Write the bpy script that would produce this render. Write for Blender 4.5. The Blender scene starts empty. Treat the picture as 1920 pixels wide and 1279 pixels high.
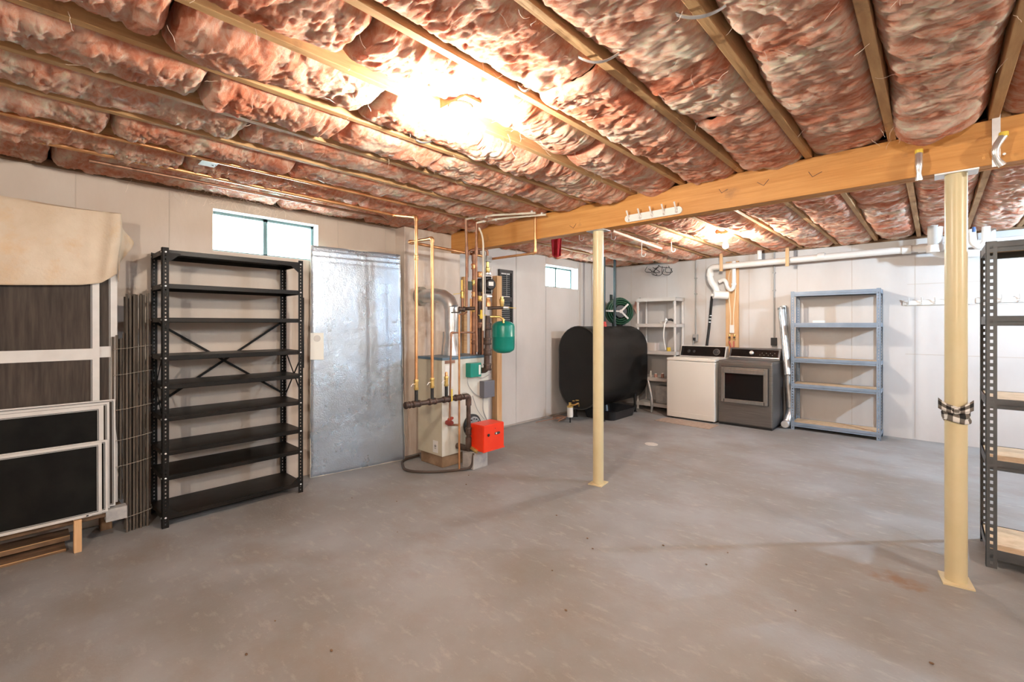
import bpy, bmesh, math, random
from mathutils import Vector, Matrix, noise
R = random.Random(7)
V = Vector
sc = bpy.context.scene
COL = sc.collection

# ------------------------------------------------------------------ camera, world, lights, exposure
EYE = 1.38
YAW = math.radians(42.71)
F = 858.0
cam = bpy.data.cameras.new('camera'); cam.lens = F / 1920 * 36; cam.sensor_width = 36
cam.shift_y = -31.5 / 1920; cam.clip_start = 0.02
co = bpy.data.objects.new('camera', cam); COL.objects.link(co)
co.location = (0, 0, EYE); co.rotation_euler = (math.pi / 2, 0, YAW)
sc.camera = co

w = bpy.data.worlds.new('sky'); sc.world = w; w.use_nodes = True
bg = w.node_tree.nodes['Background']; bg.inputs[0].default_value = (0.74, 0.93, 1.0, 1); bg.inputs[1].default_value = 50.0

sc.view_settings.view_transform = 'Standard'
sc.view_settings.look = 'None'
sc.view_settings.exposure = 0.10
sc.view_settings.gamma = 1.0
sc.view_settings.use_curve_mapping = False

# bulb positions: x, y, radiant power, colour
BULBS = [(-1.63, 1.41, 66, (1.0, 0.89, 0.76)),
         (-1.73, 5.42, 62, (1.0, 0.90, 0.78)),
         (1.55, 5.55, 190, (0.60, 0.80, 1.0)),
         (2.40, 2.40, 85, (1.0, 0.92, 0.82)),
         (0.60, -1.60, 150, (1.0, 0.91, 0.80))]
ZB = 2.27

# ------------------------------------------------------------------ helpers
ORG = {}
def ray(px):
    t = (px - 960) / F
    c, s = math.cos(YAW), math.sin(YAW)
    return V((-s + t * c, c + t * s, 0))
def at(px, py, d):                       # real point at depth d metres
    p = ray(px) * d; p.z = EYE + (608 - py) / F * d; return p
def onx(px, py, x): return at(px, py, x / ray(px).x)
def ony(px, py, y): return at(px, py, y / ray(px).y)
def onz(px, py, z): return at(px, py, (z - EYE) * F / (608 - py))

def tag(o, label=None, cat=None, group=None, kind=None):
    if label: o['label'] = label
    if cat: o['category'] = cat
    if group: o['group'] = group
    if kind: o['kind'] = kind
    return o
def thing(name, label, cat, loc=(0, 0, 0), group=None):
    o = bpy.data.objects.new(name, None); COL.objects.link(o)
    o.location = loc; o.empty_display_size = .05
    ORG[o.name] = V(loc)
    return tag(o, label, cat, group)
def obj(name, bm, m, parent=None, kind=None, label=None):
    me = bpy.data.meshes.new(name)
    if parent is not None: org = ORG[parent.name]
    elif kind == 'structure' or not len(bm.verts): org = V((0, 0, 0))
    else:
        xs = [v.co.x for v in bm.verts]; ys = [v.co.y for v in bm.verts]; zs = [v.co.z for v in bm.verts]
        org = V(((min(xs) + max(xs)) / 2, (min(ys) + max(ys)) / 2, min(zs)))
    bmesh.ops.translate(bm, vec=-org, verts=bm.verts)
    for e in bm.edges:
        if len(e.link_faces) == 2 and e.calc_face_angle(0) > .75: e.smooth = False
    bm.to_mesh(me); bm.free()
    me.materials.append(m)
    o = bpy.data.objects.new(name, me); COL.objects.link(o)
    if parent is not None: o.parent = parent
    else: o.location = org
    ORG[o.name] = org
    if kind: o['kind'] = kind
    if label: o['label'] = label
    return o
def copy_tree(o, parent=None):
    c = o.copy(); COL.objects.link(c)
    if parent is not None: c.parent = parent
    ORG[c.name] = ORG[o.name]
    for ch in list(o.children): copy_tree(ch, c)
    return c
def B(): return bmesh.new()
def box(bm, a, b, bev=0.0, seg=2):
    a = V(a); b = V(b)
    r = bmesh.ops.create_cube(bm, size=1, matrix=Matrix.Translation((a + b) / 2) @ Matrix.Diagonal((abs(b.x - a.x), abs(b.y - a.y), abs(b.z - a.z), 1)))
    if bev:
        es = list({e for v in r['verts'] for e in v.link_edges})
        bmesh.ops.bevel(bm, geom=es, offset=bev, segments=seg, affect='EDGES', profile=.6)
    return bm
def frame_from(d, up=V((0, 0, 1))):
    d = d.normalized()
    if abs(d.dot(up)) > .98: up = V((0, 1, 0))
    s = d.cross(up).normalized(); u = s.cross(d).normalized()
    return s, u
def bar(bm, p, q, w, h, up=V((0, 0, 1))):
    p = V(p); q = V(q); s, u = frame_from(q - p, up)
    vs = []
    for c in (p, q):
        for i, j in ((-1, -1), (1, -1), (1, 1), (-1, 1)):
            vs.append(bm.verts.new(c + s * i * w / 2 + u * j * h / 2))
    for f in ((0, 1, 2, 3), (7, 6, 5, 4), (0, 4, 5, 1), (1, 5, 6, 2), (2, 6, 7, 3), (3, 7, 4, 0)):
        bm.faces.new([vs[i] for i in f])
    return bm
def tube(bm, pts, r, n=10, caps=True, closed=False):
    pts = [V(p) for p in pts]
    rs = r if isinstance(r, (list, tuple)) else [r] * len(pts)
    m = len(pts); rings = []; s = None
    for i, p in enumerate(pts):
        if closed: d = pts[(i + 1) % m] - pts[i - 1]
        else: d = pts[min(i + 1, m - 1)] - pts[max(i - 1, 0)]
        d.normalize()
        if s is None: s, u = frame_from(d)
        else:
            s = (s - d * s.dot(d))
            if s.length < 1e-6: s, u = frame_from(d)
            s.normalize(); u = s.cross(d).normalized()
        rings.append([bm.verts.new(p + (s * math.cos(2 * math.pi * k / n) + u * math.sin(2 * math.pi * k / n)) * rs[i]) for k in range(n)])
    for i in range(m if closed else m - 1):
        a = rings[i]; b = rings[(i + 1) % m]
        for k in range(n):
            f = bm.faces.new((a[k], a[(k + 1) % n], b[(k + 1) % n], b[k])); f.smooth = True
    if caps and not closed:
        bm.faces.new(rings[0][::-1]); bm.faces.new(rings[-1])
    return bm
def rnd(pts, r=.03, k=4):               # round the corners of a polyline
    pts = [V(p) for p in pts]; out = [pts[0]]
    for i in range(1, len(pts) - 1):
        a, b, c = pts[i - 1], pts[i], pts[i + 1]
        r1 = min(r, (a - b).length * .45, (c - b).length * .45)
        p = b + (a - b).normalized() * r1; q = b + (c - b).normalized() * r1
        for j in range(k + 1):
            t = j / k
            out.append(p * (1 - t) ** 2 + b * 2 * t * (1 - t) + q * t * t)
    out.append(pts[-1]); return out
def lathe(bm, prof, c, axis=V((0, 0, 1)), n=16):
    axis = V(axis).normalized(); s, u = frame_from(axis); c = V(c); rings = []
    for r, z in prof:
        rings.append([bm.verts.new(c + axis * z + (s * math.cos(2 * math.pi * k / n) + u * math.sin(2 * math.pi * k / n)) * max(r, 1e-4)) for k in range(n)])
    for a, b in zip(rings, rings[1:]):
        for k in range(n):
            f = bm.faces.new((a[k], a[(k + 1) % n], b[(k + 1) % n], b[k])); f.smooth = True
    bm.faces.new(rings[0][::-1]); bm.faces.new(rings[-1])
    return bm
def prism(bm, pts, vec, smooth=False):   # closed 3d outline swept by vec
    a = [bm.verts.new(V(p)) for p in pts]; b = [bm.verts.new(V(p) + V(vec)) for p in pts]; n = len(pts)
    bm.faces.new(a[::-1]); bm.faces.new(b)
    for i in range(n):
        f = bm.faces.new((a[i], a[(i + 1) % n], b[(i + 1) % n], b[i])); f.smooth = smooth
    return bm
def quad(bm, a, b, c, d):
    return bm.faces.new([bm.verts.new(V(p)) for p in (a, b, c, d)])

# ------------------------------------------------------------------ materials
def mat(name, c1, c2=None, scale=5.0, stretch=(1, 1, 1), rough=.6, metal=0.0, bump=0.0, bscale=None, lo=.35, hi=.65, rough2=None, detail=5, spec=None):
    m = bpy.data.materials.new(name); m.use_nodes = True
    nt = m.node_tree; N = nt.nodes; L = nt.links
    p = N['Principled BSDF']
    p.inputs['Base Color'].default_value = (*c1, 1); p.inputs['Roughness'].default_value = rough; p.inputs['Metallic'].default_value = metal
    if spec is not None: p.inputs['Specular IOR Level'].default_value = spec
    if c2 is None and not bump: return m
    tc = N.new('ShaderNodeTexCoord'); mp = N.new('ShaderNodeMapping'); mp.inputs['Scale'].default_value = stretch
    L.new(tc.outputs['Object'], mp.inputs[0])
    if c2 is not None:
        n = N.new('ShaderNodeTexNoise'); n.inputs['Scale'].default_value = scale; n.inputs['Detail'].default_value = detail; n.inputs['Roughness'].default_value = .6
        L.new(mp.outputs[0], n.inputs['Vector'])
        r = N.new('ShaderNodeValToRGB'); r.color_ramp.elements[0].position = lo; r.color_ramp.elements[1].position = hi
        r.color_ramp.elements[0].color = (*c1, 1); r.color_ramp.elements[1].color = (*c2, 1)
        L.new(n.outputs[0], r.inputs[0]); L.new(r.outputs[0], p.inputs['Base Color'])
        if rough2 is not None:
            mr = N.new('ShaderNodeMapRange'); mr.inputs[1].default_value = lo; mr.inputs[2].default_value = hi
            mr.inputs[3].default_value = rough; mr.inputs[4].default_value = rough2
            L.new(n.outputs[0], mr.inputs[0]); L.new(mr.outputs[0], p.inputs['Roughness'])
    if bump:
        n2 = N.new('ShaderNodeTexNoise'); n2.inputs['Scale'].default_value = bscale or scale * 3; n2.inputs['Detail'].default_value = 4
        L.new(mp.outputs[0], n2.inputs['Vector'])
        b = N.new('ShaderNodeBump'); b.inputs['Strength'].default_value = bump; b.inputs['Distance'].default_value = .01
        L.new(n2.outputs[0], b.inputs['Height']); L.new(b.outputs[0], p.inputs['Normal'])
    return m
def layer(m, c, scale, lo, hi, stretch=(1, 1, 1), amount=1.0, seed=0.0):   # stain layer over the base colour
    nt = m.node_tree; N = nt.nodes; L = nt.links; p = N['Principled BSDF']
    tc = N.new('ShaderNodeTexCoord'); mp = N.new('ShaderNodeMapping'); mp.inputs['Scale'].default_value = stretch; mp.inputs['Location'].default_value = (seed, seed * 1.7, seed * .6)
    L.new(tc.outputs['Object'], mp.inputs[0])
    n = N.new('ShaderNodeTexNoise'); n.inputs['Scale'].default_value = scale; n.inputs['Detail'].default_value = 6; n.inputs['Roughness'].default_value = .65
    L.new(mp.outputs[0], n.inputs['Vector'])
    mr = N.new('ShaderNodeMapRange'); mr.inputs[1].default_value = lo; mr.inputs[2].default_value = hi; mr.inputs[4].default_value = amount
    L.new(n.outputs[0], mr.inputs[0])
    mx = N.new('ShaderNodeMix'); mx.data_type = 'RGBA'; mx.inputs[7].default_value = (*c, 1)
    src = p.inputs['Base Color'].links
    if src: L.new(src[0].from_socket, mx.inputs[6])
    else: mx.inputs[6].default_value = p.inputs['Base Color'].default_value
    L.new(mr.outputs[0], mx.inputs[0]); L.new(mx.outputs[2], p.inputs['Base Color'])
    return m
def blob(m, centre, rad, c, amount=.8):   # one stain with a place of its own
    nt = m.node_tree; N = nt.nodes; L = nt.links; p = N['Principled BSDF']
    tc = N.new('ShaderNodeTexCoord'); no = N.new('ShaderNodeTexNoise'); no.inputs['Scale'].default_value = 14; no.inputs['Detail'].default_value = 5
    L.new(tc.outputs['Object'], no.inputs['Vector'])
    mp = N.new('ShaderNodeMapping'); mp.vector_type = 'POINT'
    mp.inputs['Location'].default_value = [-a / r for a, r in zip(centre, rad)]; mp.inputs['Scale'].default_value = [1 / r for r in rad]
    L.new(tc.outputs['Object'], mp.inputs[0])
    ln = N.new('ShaderNodeVectorMath'); ln.operation = 'LENGTH'; L.new(mp.outputs[0], ln.inputs[0])
    ad = N.new('ShaderNodeMath'); ad.operation = 'MULTIPLY_ADD'; ad.inputs[1].default_value = 2.4; L.new(no.outputs[0], ad.inputs[0]); L.new(ln.outputs['Value'], ad.inputs[2])
    mr = N.new('ShaderNodeMapRange'); mr.inputs[1].default_value = 2.1; mr.inputs[2].default_value = 1.3; mr.inputs[3].default_value = 0; mr.inputs[4].default_value = amount
    L.new(ad.outputs[0], mr.inputs[0])
    mx = N.new('ShaderNodeMix'); mx.data_type = 'RGBA'; mx.inputs[7].default_value = (*c, 1)
    src = p.inputs['Base Color'].links
    L.new(src[0].from_socket, mx.inputs[6]); L.new(mr.outputs[0], mx.inputs[0]); L.new(mx.outputs[2], p.inputs['Base Color'])

M = {}
M['floor'] = mat('painted_concrete_floor', (.235, .228, .215), (.315, .33, .34), 1.1, rough=.5, bump=.12, bscale=60, lo=.38, hi=.62, rough2=.62)
layer(M['floor'], (.225, .185, .145), 1.6, .50, .72, (1, 1.6, 1), .55, 3)
layer(M['floor'], (.50, .48, .45), 9, .56, .70, (1, 2.2, 1), .30, 9)
layer(M['floor'], (.52, .47, .42), 70, .60, .70, (1, 1, 1), .22, 2)
layer(M['floor'], (.12, .10, .085), 45, .70, .76, (1, 1, 1), .55, 5)
blob(M['floor'], (-.13, 3.22, 0), (.13, .10, 1), (.24, .12, .05), .75)
M['wall'] = mat('painted_concrete_wall', (.52, .44, .37), (.58, .51, .445), 2.0, rough=.75, bump=.10, bscale=35, stretch=(1, 1, .5))
layer(M['wall'], (.45, .36, .28), 3.0, .60, .80, (1, 1, .35), .5, 4)
layer(M['wall'], (.16, .13, .10), 60, .73, .78, (1, 1, 1), .5, 6)
M['wallp'] = mat('white_wall_panel', (.56, .53, .50), (.61, .585, .56), 2.0, rough=.6, bump=.05, bscale=30, stretch=(1, 1, .6))
layer(M['wallp'], (.50, .42, .36), 8, .66, .8, (1, 1, .6), .4, 2)
M['back'] = mat('painted_back_wall', (.56, .53, .505), (.62, .60, .585), 1.6, rough=.65, bump=.08, bscale=35, stretch=(1, 1, .5))
layer(M['back'], (.5, .42, .34), 60, .72, .78, (1, 1, 1), .5, 6)
M['seam'] = mat('wall_joint', (.50, .44, .38), rough=.9)
M['joist'] = mat('aged_joist_wood', (.47, .27, .12), (.60, .38, .18), 6, stretch=(6, .6, 6), rough=.7, bump=.2, bscale=12)
layer(M['joist'], (.16, .09, .045), 5, .58, .75, (1, 1, 1), .7, 8)
M['beam'] = mat('beam_wood', (.52, .225, .05), (.64, .31, .085), 4, stretch=(.5, 6, 9), rough=.55, bump=.12, bscale=9)
layer(M['beam'], (.28, .13, .045), 4, .63, .74, (1, 1, 1), .6, 1)
layer(M['beam'], (.10, .04, .015), 20, .72, .76, (.6, 1, 1), .8, 2)
M['stud'] = mat('raw_stud_wood', (.58, .33, .15), (.70, .45, .24), 5, stretch=(6, 6, .5), rough=.7, bump=.1)
M['darkwood'] = mat('dark_sill_wood', (.12, .07, .04), (.25, .15, .08), 6, stretch=(2, .7, 2), rough=.85, bump=.3)
M['subfloor'] = mat('subfloor_planks', (.30, .18, .09), (.42, .27, .14), 3, stretch=(1, 5, 1), rough=.85)
M['tanboard'] = mat('particle_board', (.50, .36, .22), (.62, .47, .31), 18, rough=.85, bump=.05, detail=8)
M['black'] = mat('black_enamel_steel', (.006, .0055, .005), (.010, .009, .008), 6, rough=.45, rough2=.55, spec=.18)
M['blackshelf'] = mat('worn_black_shelf', (.008, .007, .006), (.022, .016, .012), 4, spec=.2, rough=.38, rough2=.5, stretch=(1, .6, 1), lo=.45, hi=.75)
M['blue'] = mat('blue_grey_steel', (.19, .25, .32), (.25, .31, .39), 5, rough=.45)
M['dgrey'] = mat('dark_grey_steel', (.075, .08, .085), (.11, .115, .12), 5, rough=.45, metal=.2)
M['zinc'] = mat('galvanised_steel', (.66, .67, .68), (.80, .81, .82), 14, rough=.32, metal=.9, rough2=.45)
M['alu'] = mat('white_aluminium', (.56, .545, .52), (.63, .615, .59), 6, rough=.42)
M['mesh'] = mat('screen_mesh', (.033, .025, .020), (.065, .051, .041), 7, stretch=(1, 6, .5), rough=.9, detail=3)
M['meshk'] = mat('black_screen_mesh', (.006, .006, .006), (.011, .011, .010), 7, rough=.9, spec=.15)
M['cloth'] = mat('tan_drop_cloth', (.53, .42, .305), (.62, .525, .41), 3.5, rough=.95, bump=.25, bscale=55)
layer(M['cloth'], (.58, .38, .20), 5.5, .50, .66, (1, 1, 1), .6, 2)
layer(M['cloth'], (.36, .24, .13), 70, .64, .74, (1, 1, 1), .35, 3)
M['slat'] = mat('weathered_lath', (.045, .036, .028), (.12, .098, .078), 5, stretch=(8, 8, .6), rough=.9, bump=.25)
M['wire'] = mat('thin_wire', (.42, .38, .32), rough=.5, metal=.7)
M['copper'] = mat('copper_pipe', (.62, .30, .13), (.80, .45, .22), 8, rough=.33, metal=.85, rough2=.45)
M['copperd'] = mat('dull_copper_pipe', (.26, .13, .085), (.40, .22, .14), 10, rough=.5, metal=.6)
M['brass'] = mat('brass', (.65, .45, .14), (.75, .55, .22), 10, rough=.35, metal=.8)
M['iron'] = mat('black_iron_pipe', (.055, .035, .028), (.12, .08, .065), 12, rough=.5, metal=.4)
M['yellow'] = mat('yellow_handle', (.75, .55, .06), rough=.45)
M['cream'] = mat('cream_boiler_jacket', (.56, .51, .37), (.61, .56, .43), 4, rough=.45)
M['creamf'] = mat('pale_boiler_front', (.62, .61, .54), (.68, .67, .60), 4, rough=.45)
M['bluetrim'] = mat('blue_boiler_top', (.09, .16, .22), rough=.4)
M['red'] = mat('red_burner_cover', (.78, .035, .008), (.84, .05, .012), 4, rough=.35)
M['green'] = mat('green_tank_paint', (.0, .20, .15), (.005, .26, .20), 4, rough=.32)
M['greybox'] = mat('grey_control_box', (.13, .135, .16), rough=.45)
M['white'] = mat('white_paint', (.78, .77, .74), rough=.4)
M['pvc'] = mat('white_pvc', (.76, .74, .70), (.80, .78, .75), 6, rough=.32)
M['plast'] = mat('pale_grey_plastic', (.56, .53, .50), (.62, .59, .56), 4, rough=.5)
M['rubber'] = mat('black_rubber', (.015, .015, .016), rough=.5)
M['tank'] = mat('black_oil_tank_paint', (.005, .005, .005), (.012, .012, .012), 3.5, spec=.35, rough=.30, rough2=.5, bump=.05, bscale=4)
M['pan'] = mat('black_plastic_pan', (.018, .018, .02), rough=.35)
M['pole'] = mat('yellow_cream_column_paint', (.66, .56, .32), (.70, .60, .37), 5, rough=.33)
M['steel'] = mat('brushed_graphite_steel', (.17, .16, .15), (.22, .21, .195), 3, stretch=(1, 1, 20), rough=.33, metal=.75)
M['steeld'] = mat('dark_appliance_side', (.12, .12, .125), rough=.4, metal=.5)
M['panelk'] = mat('glossy_black_panel', (.007, .006, .006), rough=.12, spec=.3)
M['washer'] = mat('white_enamel', (.76, .73, .67), rough=.28)
M['foil'] = mat('foil_facing', (.44, .54, .66), (.42, .48, .55), 3, rough=.24, metal=.72, bump=.26, bscale=90, rough2=.34)
M['foam'] = mat('foam_edge', (.66, .64, .56), rough=.8)
M['hose'] = mat('green_garden_hose', (.01, .055, .03), (.02, .09, .045), 6, rough=.4)
M['ragred'] = mat('red_cloth', (.38, .012, .02), (.52, .03, .05), 14, rough=.9)
M['greyblk'] = mat('concrete_block', (.33, .33, .33), (.46, .45, .43), 14, rough=.9, bump=.2)
M['base'] = mat('stained_boiler_base', (.22, .14, .08), (.36, .25, .16), 6, rough=.85)
M['matm'] = mat('tan_floor_mat', (.36, .28, .22), (.45, .36, .29), 20, rough=.95, bump=.1)
M['cork'] = mat('orange_paint', (.7, .3, .03), rough=.5)
M['cable'] = mat('grey_cable', (.35, .35, .34), rough=.5)
M['pex'] = mat('white_cable', (.74, .68, .56), rough=.45)
M['frame'] = mat('window_frame_green_grey', (.10, .16, .16), rough=.4)
M['reveal'] = mat('white_window_reveal', (.80, .82, .82), (.74, .77, .78), 6, rough=.6)
M['paper'] = mat('paper_tag', (.82, .82, .76), rough=.7)
M['ink'] = mat('dark_ink', (.03, .03, .035), rough=.6)

def insulation_mat():
    m = bpy.data.materials.new('pink_fibreglass'); m.use_nodes = True
    nt = m.node_tree; N = nt.nodes; L = nt.links; p = N['Principled BSDF']
    p.inputs['Roughness'].default_value = .95; p.inputs['Specular IOR Level'].default_value = .1
    p.inputs['Subsurface Weight'].default_value = .7; p.inputs['Subsurface Radius'].default_value = (1.0, .6, .45); p.inputs['Subsurface Scale'].default_value = .022
    tc = N.new('ShaderNodeTexCoord')
    mp = N.new('ShaderNodeMapping'); mp.inputs['Scale'].default_value = (.55, 1.2, 1.0); mp.inputs['Rotation'].default_value = (0, 0, .25)
    L.new(tc.outputs['Object'], mp.inputs[0])
    def nz(s, d, r=.6, dist=0):
        n = N.new('ShaderNodeTexNoise'); n.inputs['Scale'].default_value = s; n.inputs['Detail'].default_value = d
        n.inputs['Roughness'].default_value = r; n.inputs['Distortion'].default_value = dist
        L.new(mp.outputs[0], n.inputs['Vector']); return n.outputs[0]
    a = nz(3.2, 6, .65, .6); b = nz(17, 6, .7, 1.2)
    ad = N.new('ShaderNodeMath'); ad.operation = 'MULTIPLY_ADD'; ad.inputs[1].default_value = .55
    L.new(a, ad.inputs[0])
    mu = N.new('ShaderNodeMath'); mu.operation = 'MULTIPLY'; mu.inputs[1].default_value = .45; L.new(b, mu.inputs[0]); L.new(mu.outputs[0], ad.inputs[2])
    r = N.new('ShaderNodeValToRGB'); e = r.color_ramp.elements
    e[0].position = .36; e[0].color = (.66, .20, .11, 1)
    e[1].position = .63; e[1].color = (.95, .80, .64, 1)
    x = e.new(.46); x.color = (.80, .36, .24, 1)
    x = e.new(.54); x.color = (.88, .57, .44, 1)
    L.new(ad.outputs[0], r.inputs[0]); L.new(r.outputs[0], p.inputs['Base Color'])
    c = nz(55, 7, .8, 3.0)
    bp = N.new('ShaderNodeBump'); bp.inputs['Strength'].default_value = 1.0; bp.inputs['Distance'].default_value = .018
    L.new(c, bp.inputs['Height']); L.new(bp.outputs[0], p.inputs['Normal'])
    return m
M['insul'] = insulation_mat()
def glass_mat():
    m = bpy.data.materials.new('window_glass'); m.use_nodes = True
    nt = m.node_tree; N = nt.nodes; L = nt.links
    g = N.new('ShaderNodeBsdfGlossy'); g.inputs['Roughness'].default_value = .03
    t = N.new('ShaderNodeBsdfTransparent'); t.inputs[0].default_value = (.93, .98, .99, 1)
    x = N.new('ShaderNodeMixShader'); x.inputs[0].default_value = .06
    L.new(t.outputs[0], x.inputs[1]); L.new(g.outputs[0], x.inputs[2]); L.new(x.outputs[0], N['Material Output'].inputs[0])
    return m
M['glass'] = glass_mat()
def bulb_mat(i, power, c, r):
    m = bpy.data.materials.new('lit_bulb'); m.use_nodes = True
    p = m.node_tree.nodes['Principled BSDF']
    p.inputs['Emission Color'].default_value = (*c, 1)
    p.inputs['Emission Strength'].default_value = power / (math.pi * 4 * math.pi * r * r)
    return m
def gingham():
    m = bpy.data.materials.new('gingham_cloth'); m.use_nodes = True
    nt = m.node_tree; N = nt.nodes; L = nt.links; p = N['Principled BSDF']; p.inputs['Roughness'].default_value = .95
    uv = N.new('ShaderNodeUVMap'); sp = N.new('ShaderNodeSeparateXYZ'); L.new(uv.outputs[0], sp.inputs[0])
    outs = []
    for k in (0, 1):
        q = N.new('ShaderNodeMath'); q.operation = 'FRACT'; L.new(sp.outputs[k], q.inputs[0])
        g = N.new('ShaderNodeMath'); g.operation = 'GREATER_THAN'; g.inputs[1].default_value = .5; L.new(q.outputs[0], g.inputs[0]); outs.append(g.outputs[0])
    a = N.new('ShaderNodeMath'); a.operation = 'ADD'; L.new(outs[0], a.inputs[0]); L.new(outs[1], a.inputs[1])
    h = N.new('ShaderNodeMath'); h.operation = 'MULTIPLY'; h.inputs[1].default_value = .5; L.new(a.outputs[0], h.inputs[0])
    r = N.new('ShaderNodeValToRGB'); r.color_ramp.interpolation = 'CONSTANT'; e = r.color_ramp.elements
    e[0].color = (.72, .70, .66, 1); e[1].position = .8; e[1].color = (.015, .014, .014, 1); x = e.new(.3); x.color = (.16, .14, .12, 1)
    L.new(h.outputs[0], r.inputs[0]); L.new(r.outputs[0], p.inputs['Base Color'])
    return m

# ------------------------------------------------------------------ the setting
X0, X1, Y0, Y1, ZJ, ZT = -4.22, 4.6, -3.2, 7.30, 2.42, 2.655
obj('floor', box(B(), (X0 - .3, Y0 - .3, -.12), (X1 + .3, Y1 + .3, 0)), M['floor'], kind='structure')

def wall_holes(bm, axis, c0, c1, a0, a1, z0, z1, holes):   # wall of boxes round rectangular openings
    cuts = sorted({a0, a1, *[h[0] for h in holes], *[h[1] for h in holes]})
    for p, q in zip(cuts, cuts[1:]):
        hh = [h for h in holes if h[0] <= p + 1e-6 and h[1] >= q - 1e-6]
        spans = [(z0, z1)] if not hh else [(z0, hh[0][2]), (hh[0][3], z1)]
        for s, e in spans:
            if axis == 'x': box(bm, (c0, p, s), (c1, q, e))
            else: box(bm, (p, c0, s), (q, c1, e))
    bmesh.ops.remove_doubles(bm, verts=bm.verts, dist=1e-5)
    return bm
WIN = [(1.06, 1.91, 1.965, 2.305), (5.27, 6.09, 1.935, 2.26)]
wl = obj('wall_left', wall_holes(B(), 'x', X0 - .3, X0, Y0, Y1 + .3, 0, 2.40, WIN), M['wall'], kind='structure')
wb = obj('wall_back', box(B(), (X0 - .3, Y1, 0), (X1 + .3, Y1 + .3, 2.40)), M['back'], kind='structure')
obj('wall_right', wall_holes(B(), 'x', X1, X1 + .3, Y0, Y1, 0, 2.40, [(1.0, 1.9, 1.95, 2.3)]), M['wall'], kind='structure')
obj('wall_front', box(B(), (X0 - .3, Y0 - .3, 0), (X1 + .3, Y0, 2.40)), M['wall'], kind='structure')
# form-joint ridges on the concrete
for y in (-.34, .27, .78, 2.10, 2.62):
    z1 = 2.39
    obj('form_joint', box(B(), (X0, y - .003, .02), (X0 + .0025, y + .003, z1)), M['seam'], wl)
for x in (-3.9, -3.25, -2.62, -2.0, -1.39, -.78, -.17, .44, 1.05):
    obj('form_joint', box(B(), (x - .0025, Y1 - .002, .02), (x + .0025, Y1, 2.39)), M['seam'], wb)
for (xa, xb, z) in ((-.26, 1.6, 1.02), (-.26, 1.6, 1.60), (-.24, 1.6, 1.86)):
    obj('form_joint', box(B(), (xa, Y1 - .0022, z - .003), (xb, Y1, z + .003)), M['seam'], wb)
# white sheathing panels on the left wall beyond the chimney
for (ya, yb, za, zb) in ((3.52, 4.62, .03, 2.38), (4.625, 5.27, .03, 2.38), (5.275, 6.085, .03, 1.935), (5.275, 6.085, 2.262, 2.38), (6.09, 6.62, .03, 2.38), (6.64, 7.28, .03, 2.38)):
    obj('wall_panel', box(B(), (X0, ya, za), (X0 + .03, yb, zb), .002, 1), M['wallp'], wl)
M['chim'] = mat('stained_chimney_wall', (.64, .55, .47), (.70, .62, .55), 2.0, rough=.8, bump=.12, bscale=30)
layer(M['chim'], (.42, .30, .21), 2.6, .50, .72, (1, 1.6, .35), .7, 2)
blob(M['chim'], (-4.05, 2.95, 1.50), (.3, .26, .34), (.34, .24, .17), .55)
obj('chimney_breast', box(B(), (X0, 2.74, 0), (-4.05, 3.50, 2.40), .006, 1), M['chim'], wl)
obj('sill_plate', box(B(), (X0 - .12, Y0, 2.40), (X0 + .03, Y1, 2.44)), M['darkwood'], kind='structure').name = 'trim_1'
obj('sill_plate', box(B(), (X0, Y1 - .03, 2.40), (X1, Y1 + .12, 2.44)), M['darkwood'], kind='structure').name = 'trim_2'
obj('rim_joist', box(B(), (X0 - .16, Y0, 2.44), (X0 - .12, Y1 + .16, 2.66)), M['darkwood'], kind='structure').name = 'trim_3'
obj('rim_joist', box(B(), (X0, Y1 + .12, 2.44), (X1, Y1 + .16, 2.66)), M['darkwood'], kind='structure').name = 'trim_4'
obj('rim_joist', box(B(), (X1 + .12, Y0, 2.40), (X1 + .16, Y1, 2.66)), M['darkwood'], kind='structure').name = 'trim_5'
obj('rim_joist', box(B(), (X0, Y0 - .16, 2.40), (X1, Y0 - .12, 2.66)), M['darkwood'], kind='structure').name = 'trim_6'
obj('trim_7', box(B(), (X0 + .001, 6.622, .03), (X0 + .045, 6.638, 2.38)), M['alu'], kind='structure')

def window(n, y0, y1, z0, z1, x=X0, sx=-1):
    fr = B(); xo = x + sx * .10
    xa, xb = sorted((xo, xo + sx * .03))
    t = .026
    box(fr, (xa, y0, z0), (xb, y1, z0 + t)); box(fr, (xa, y0, z1 - t), (xb, y1, z1))
    box(fr, (xa, y0, z0), (xb, y0 + t, z1)); box(fr, (xa, y1 - t, z0), (xb, y1, z1))
    o = obj('window_%d' % n, fr, M['frame'], kind='structure')
    ym = (y0 + y1) / 2
    obj('mullion', box(B(), (xa - .01, ym - .017, z0), (xb, ym + .017, z1)), M['frame'], o)
    xc = (xa + xb) / 2
    for a, b in ((y0 + t, ym - .017), (ym + .017, y1 - t)):
        obj('pane', box(B(), (xc - .002, a, z0 + t), (xc + .002, b, z1 - t)), M['glass'], o)
    rv = B(); d = .003
    xi, xj = sorted((x + sx * .002, xo))
    box(rv, (xi, y0, z0), (xj, y1, z0 + d)); box(rv, (xi, y0, z1 - d), (xj, y1, z1))
    box(rv, (xi, y0, z0), (xj, y0 + d, z1)); box(rv, (xi, y1 - d, z0), (xj, y1, z1))
    obj('reveal_lining', rv, M['reveal'], o)
window(1, *WIN[0]); window(2, *WIN[1]); window(3, 1.0, 1.9, 1.95, 2.3, X1, 1)

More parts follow.
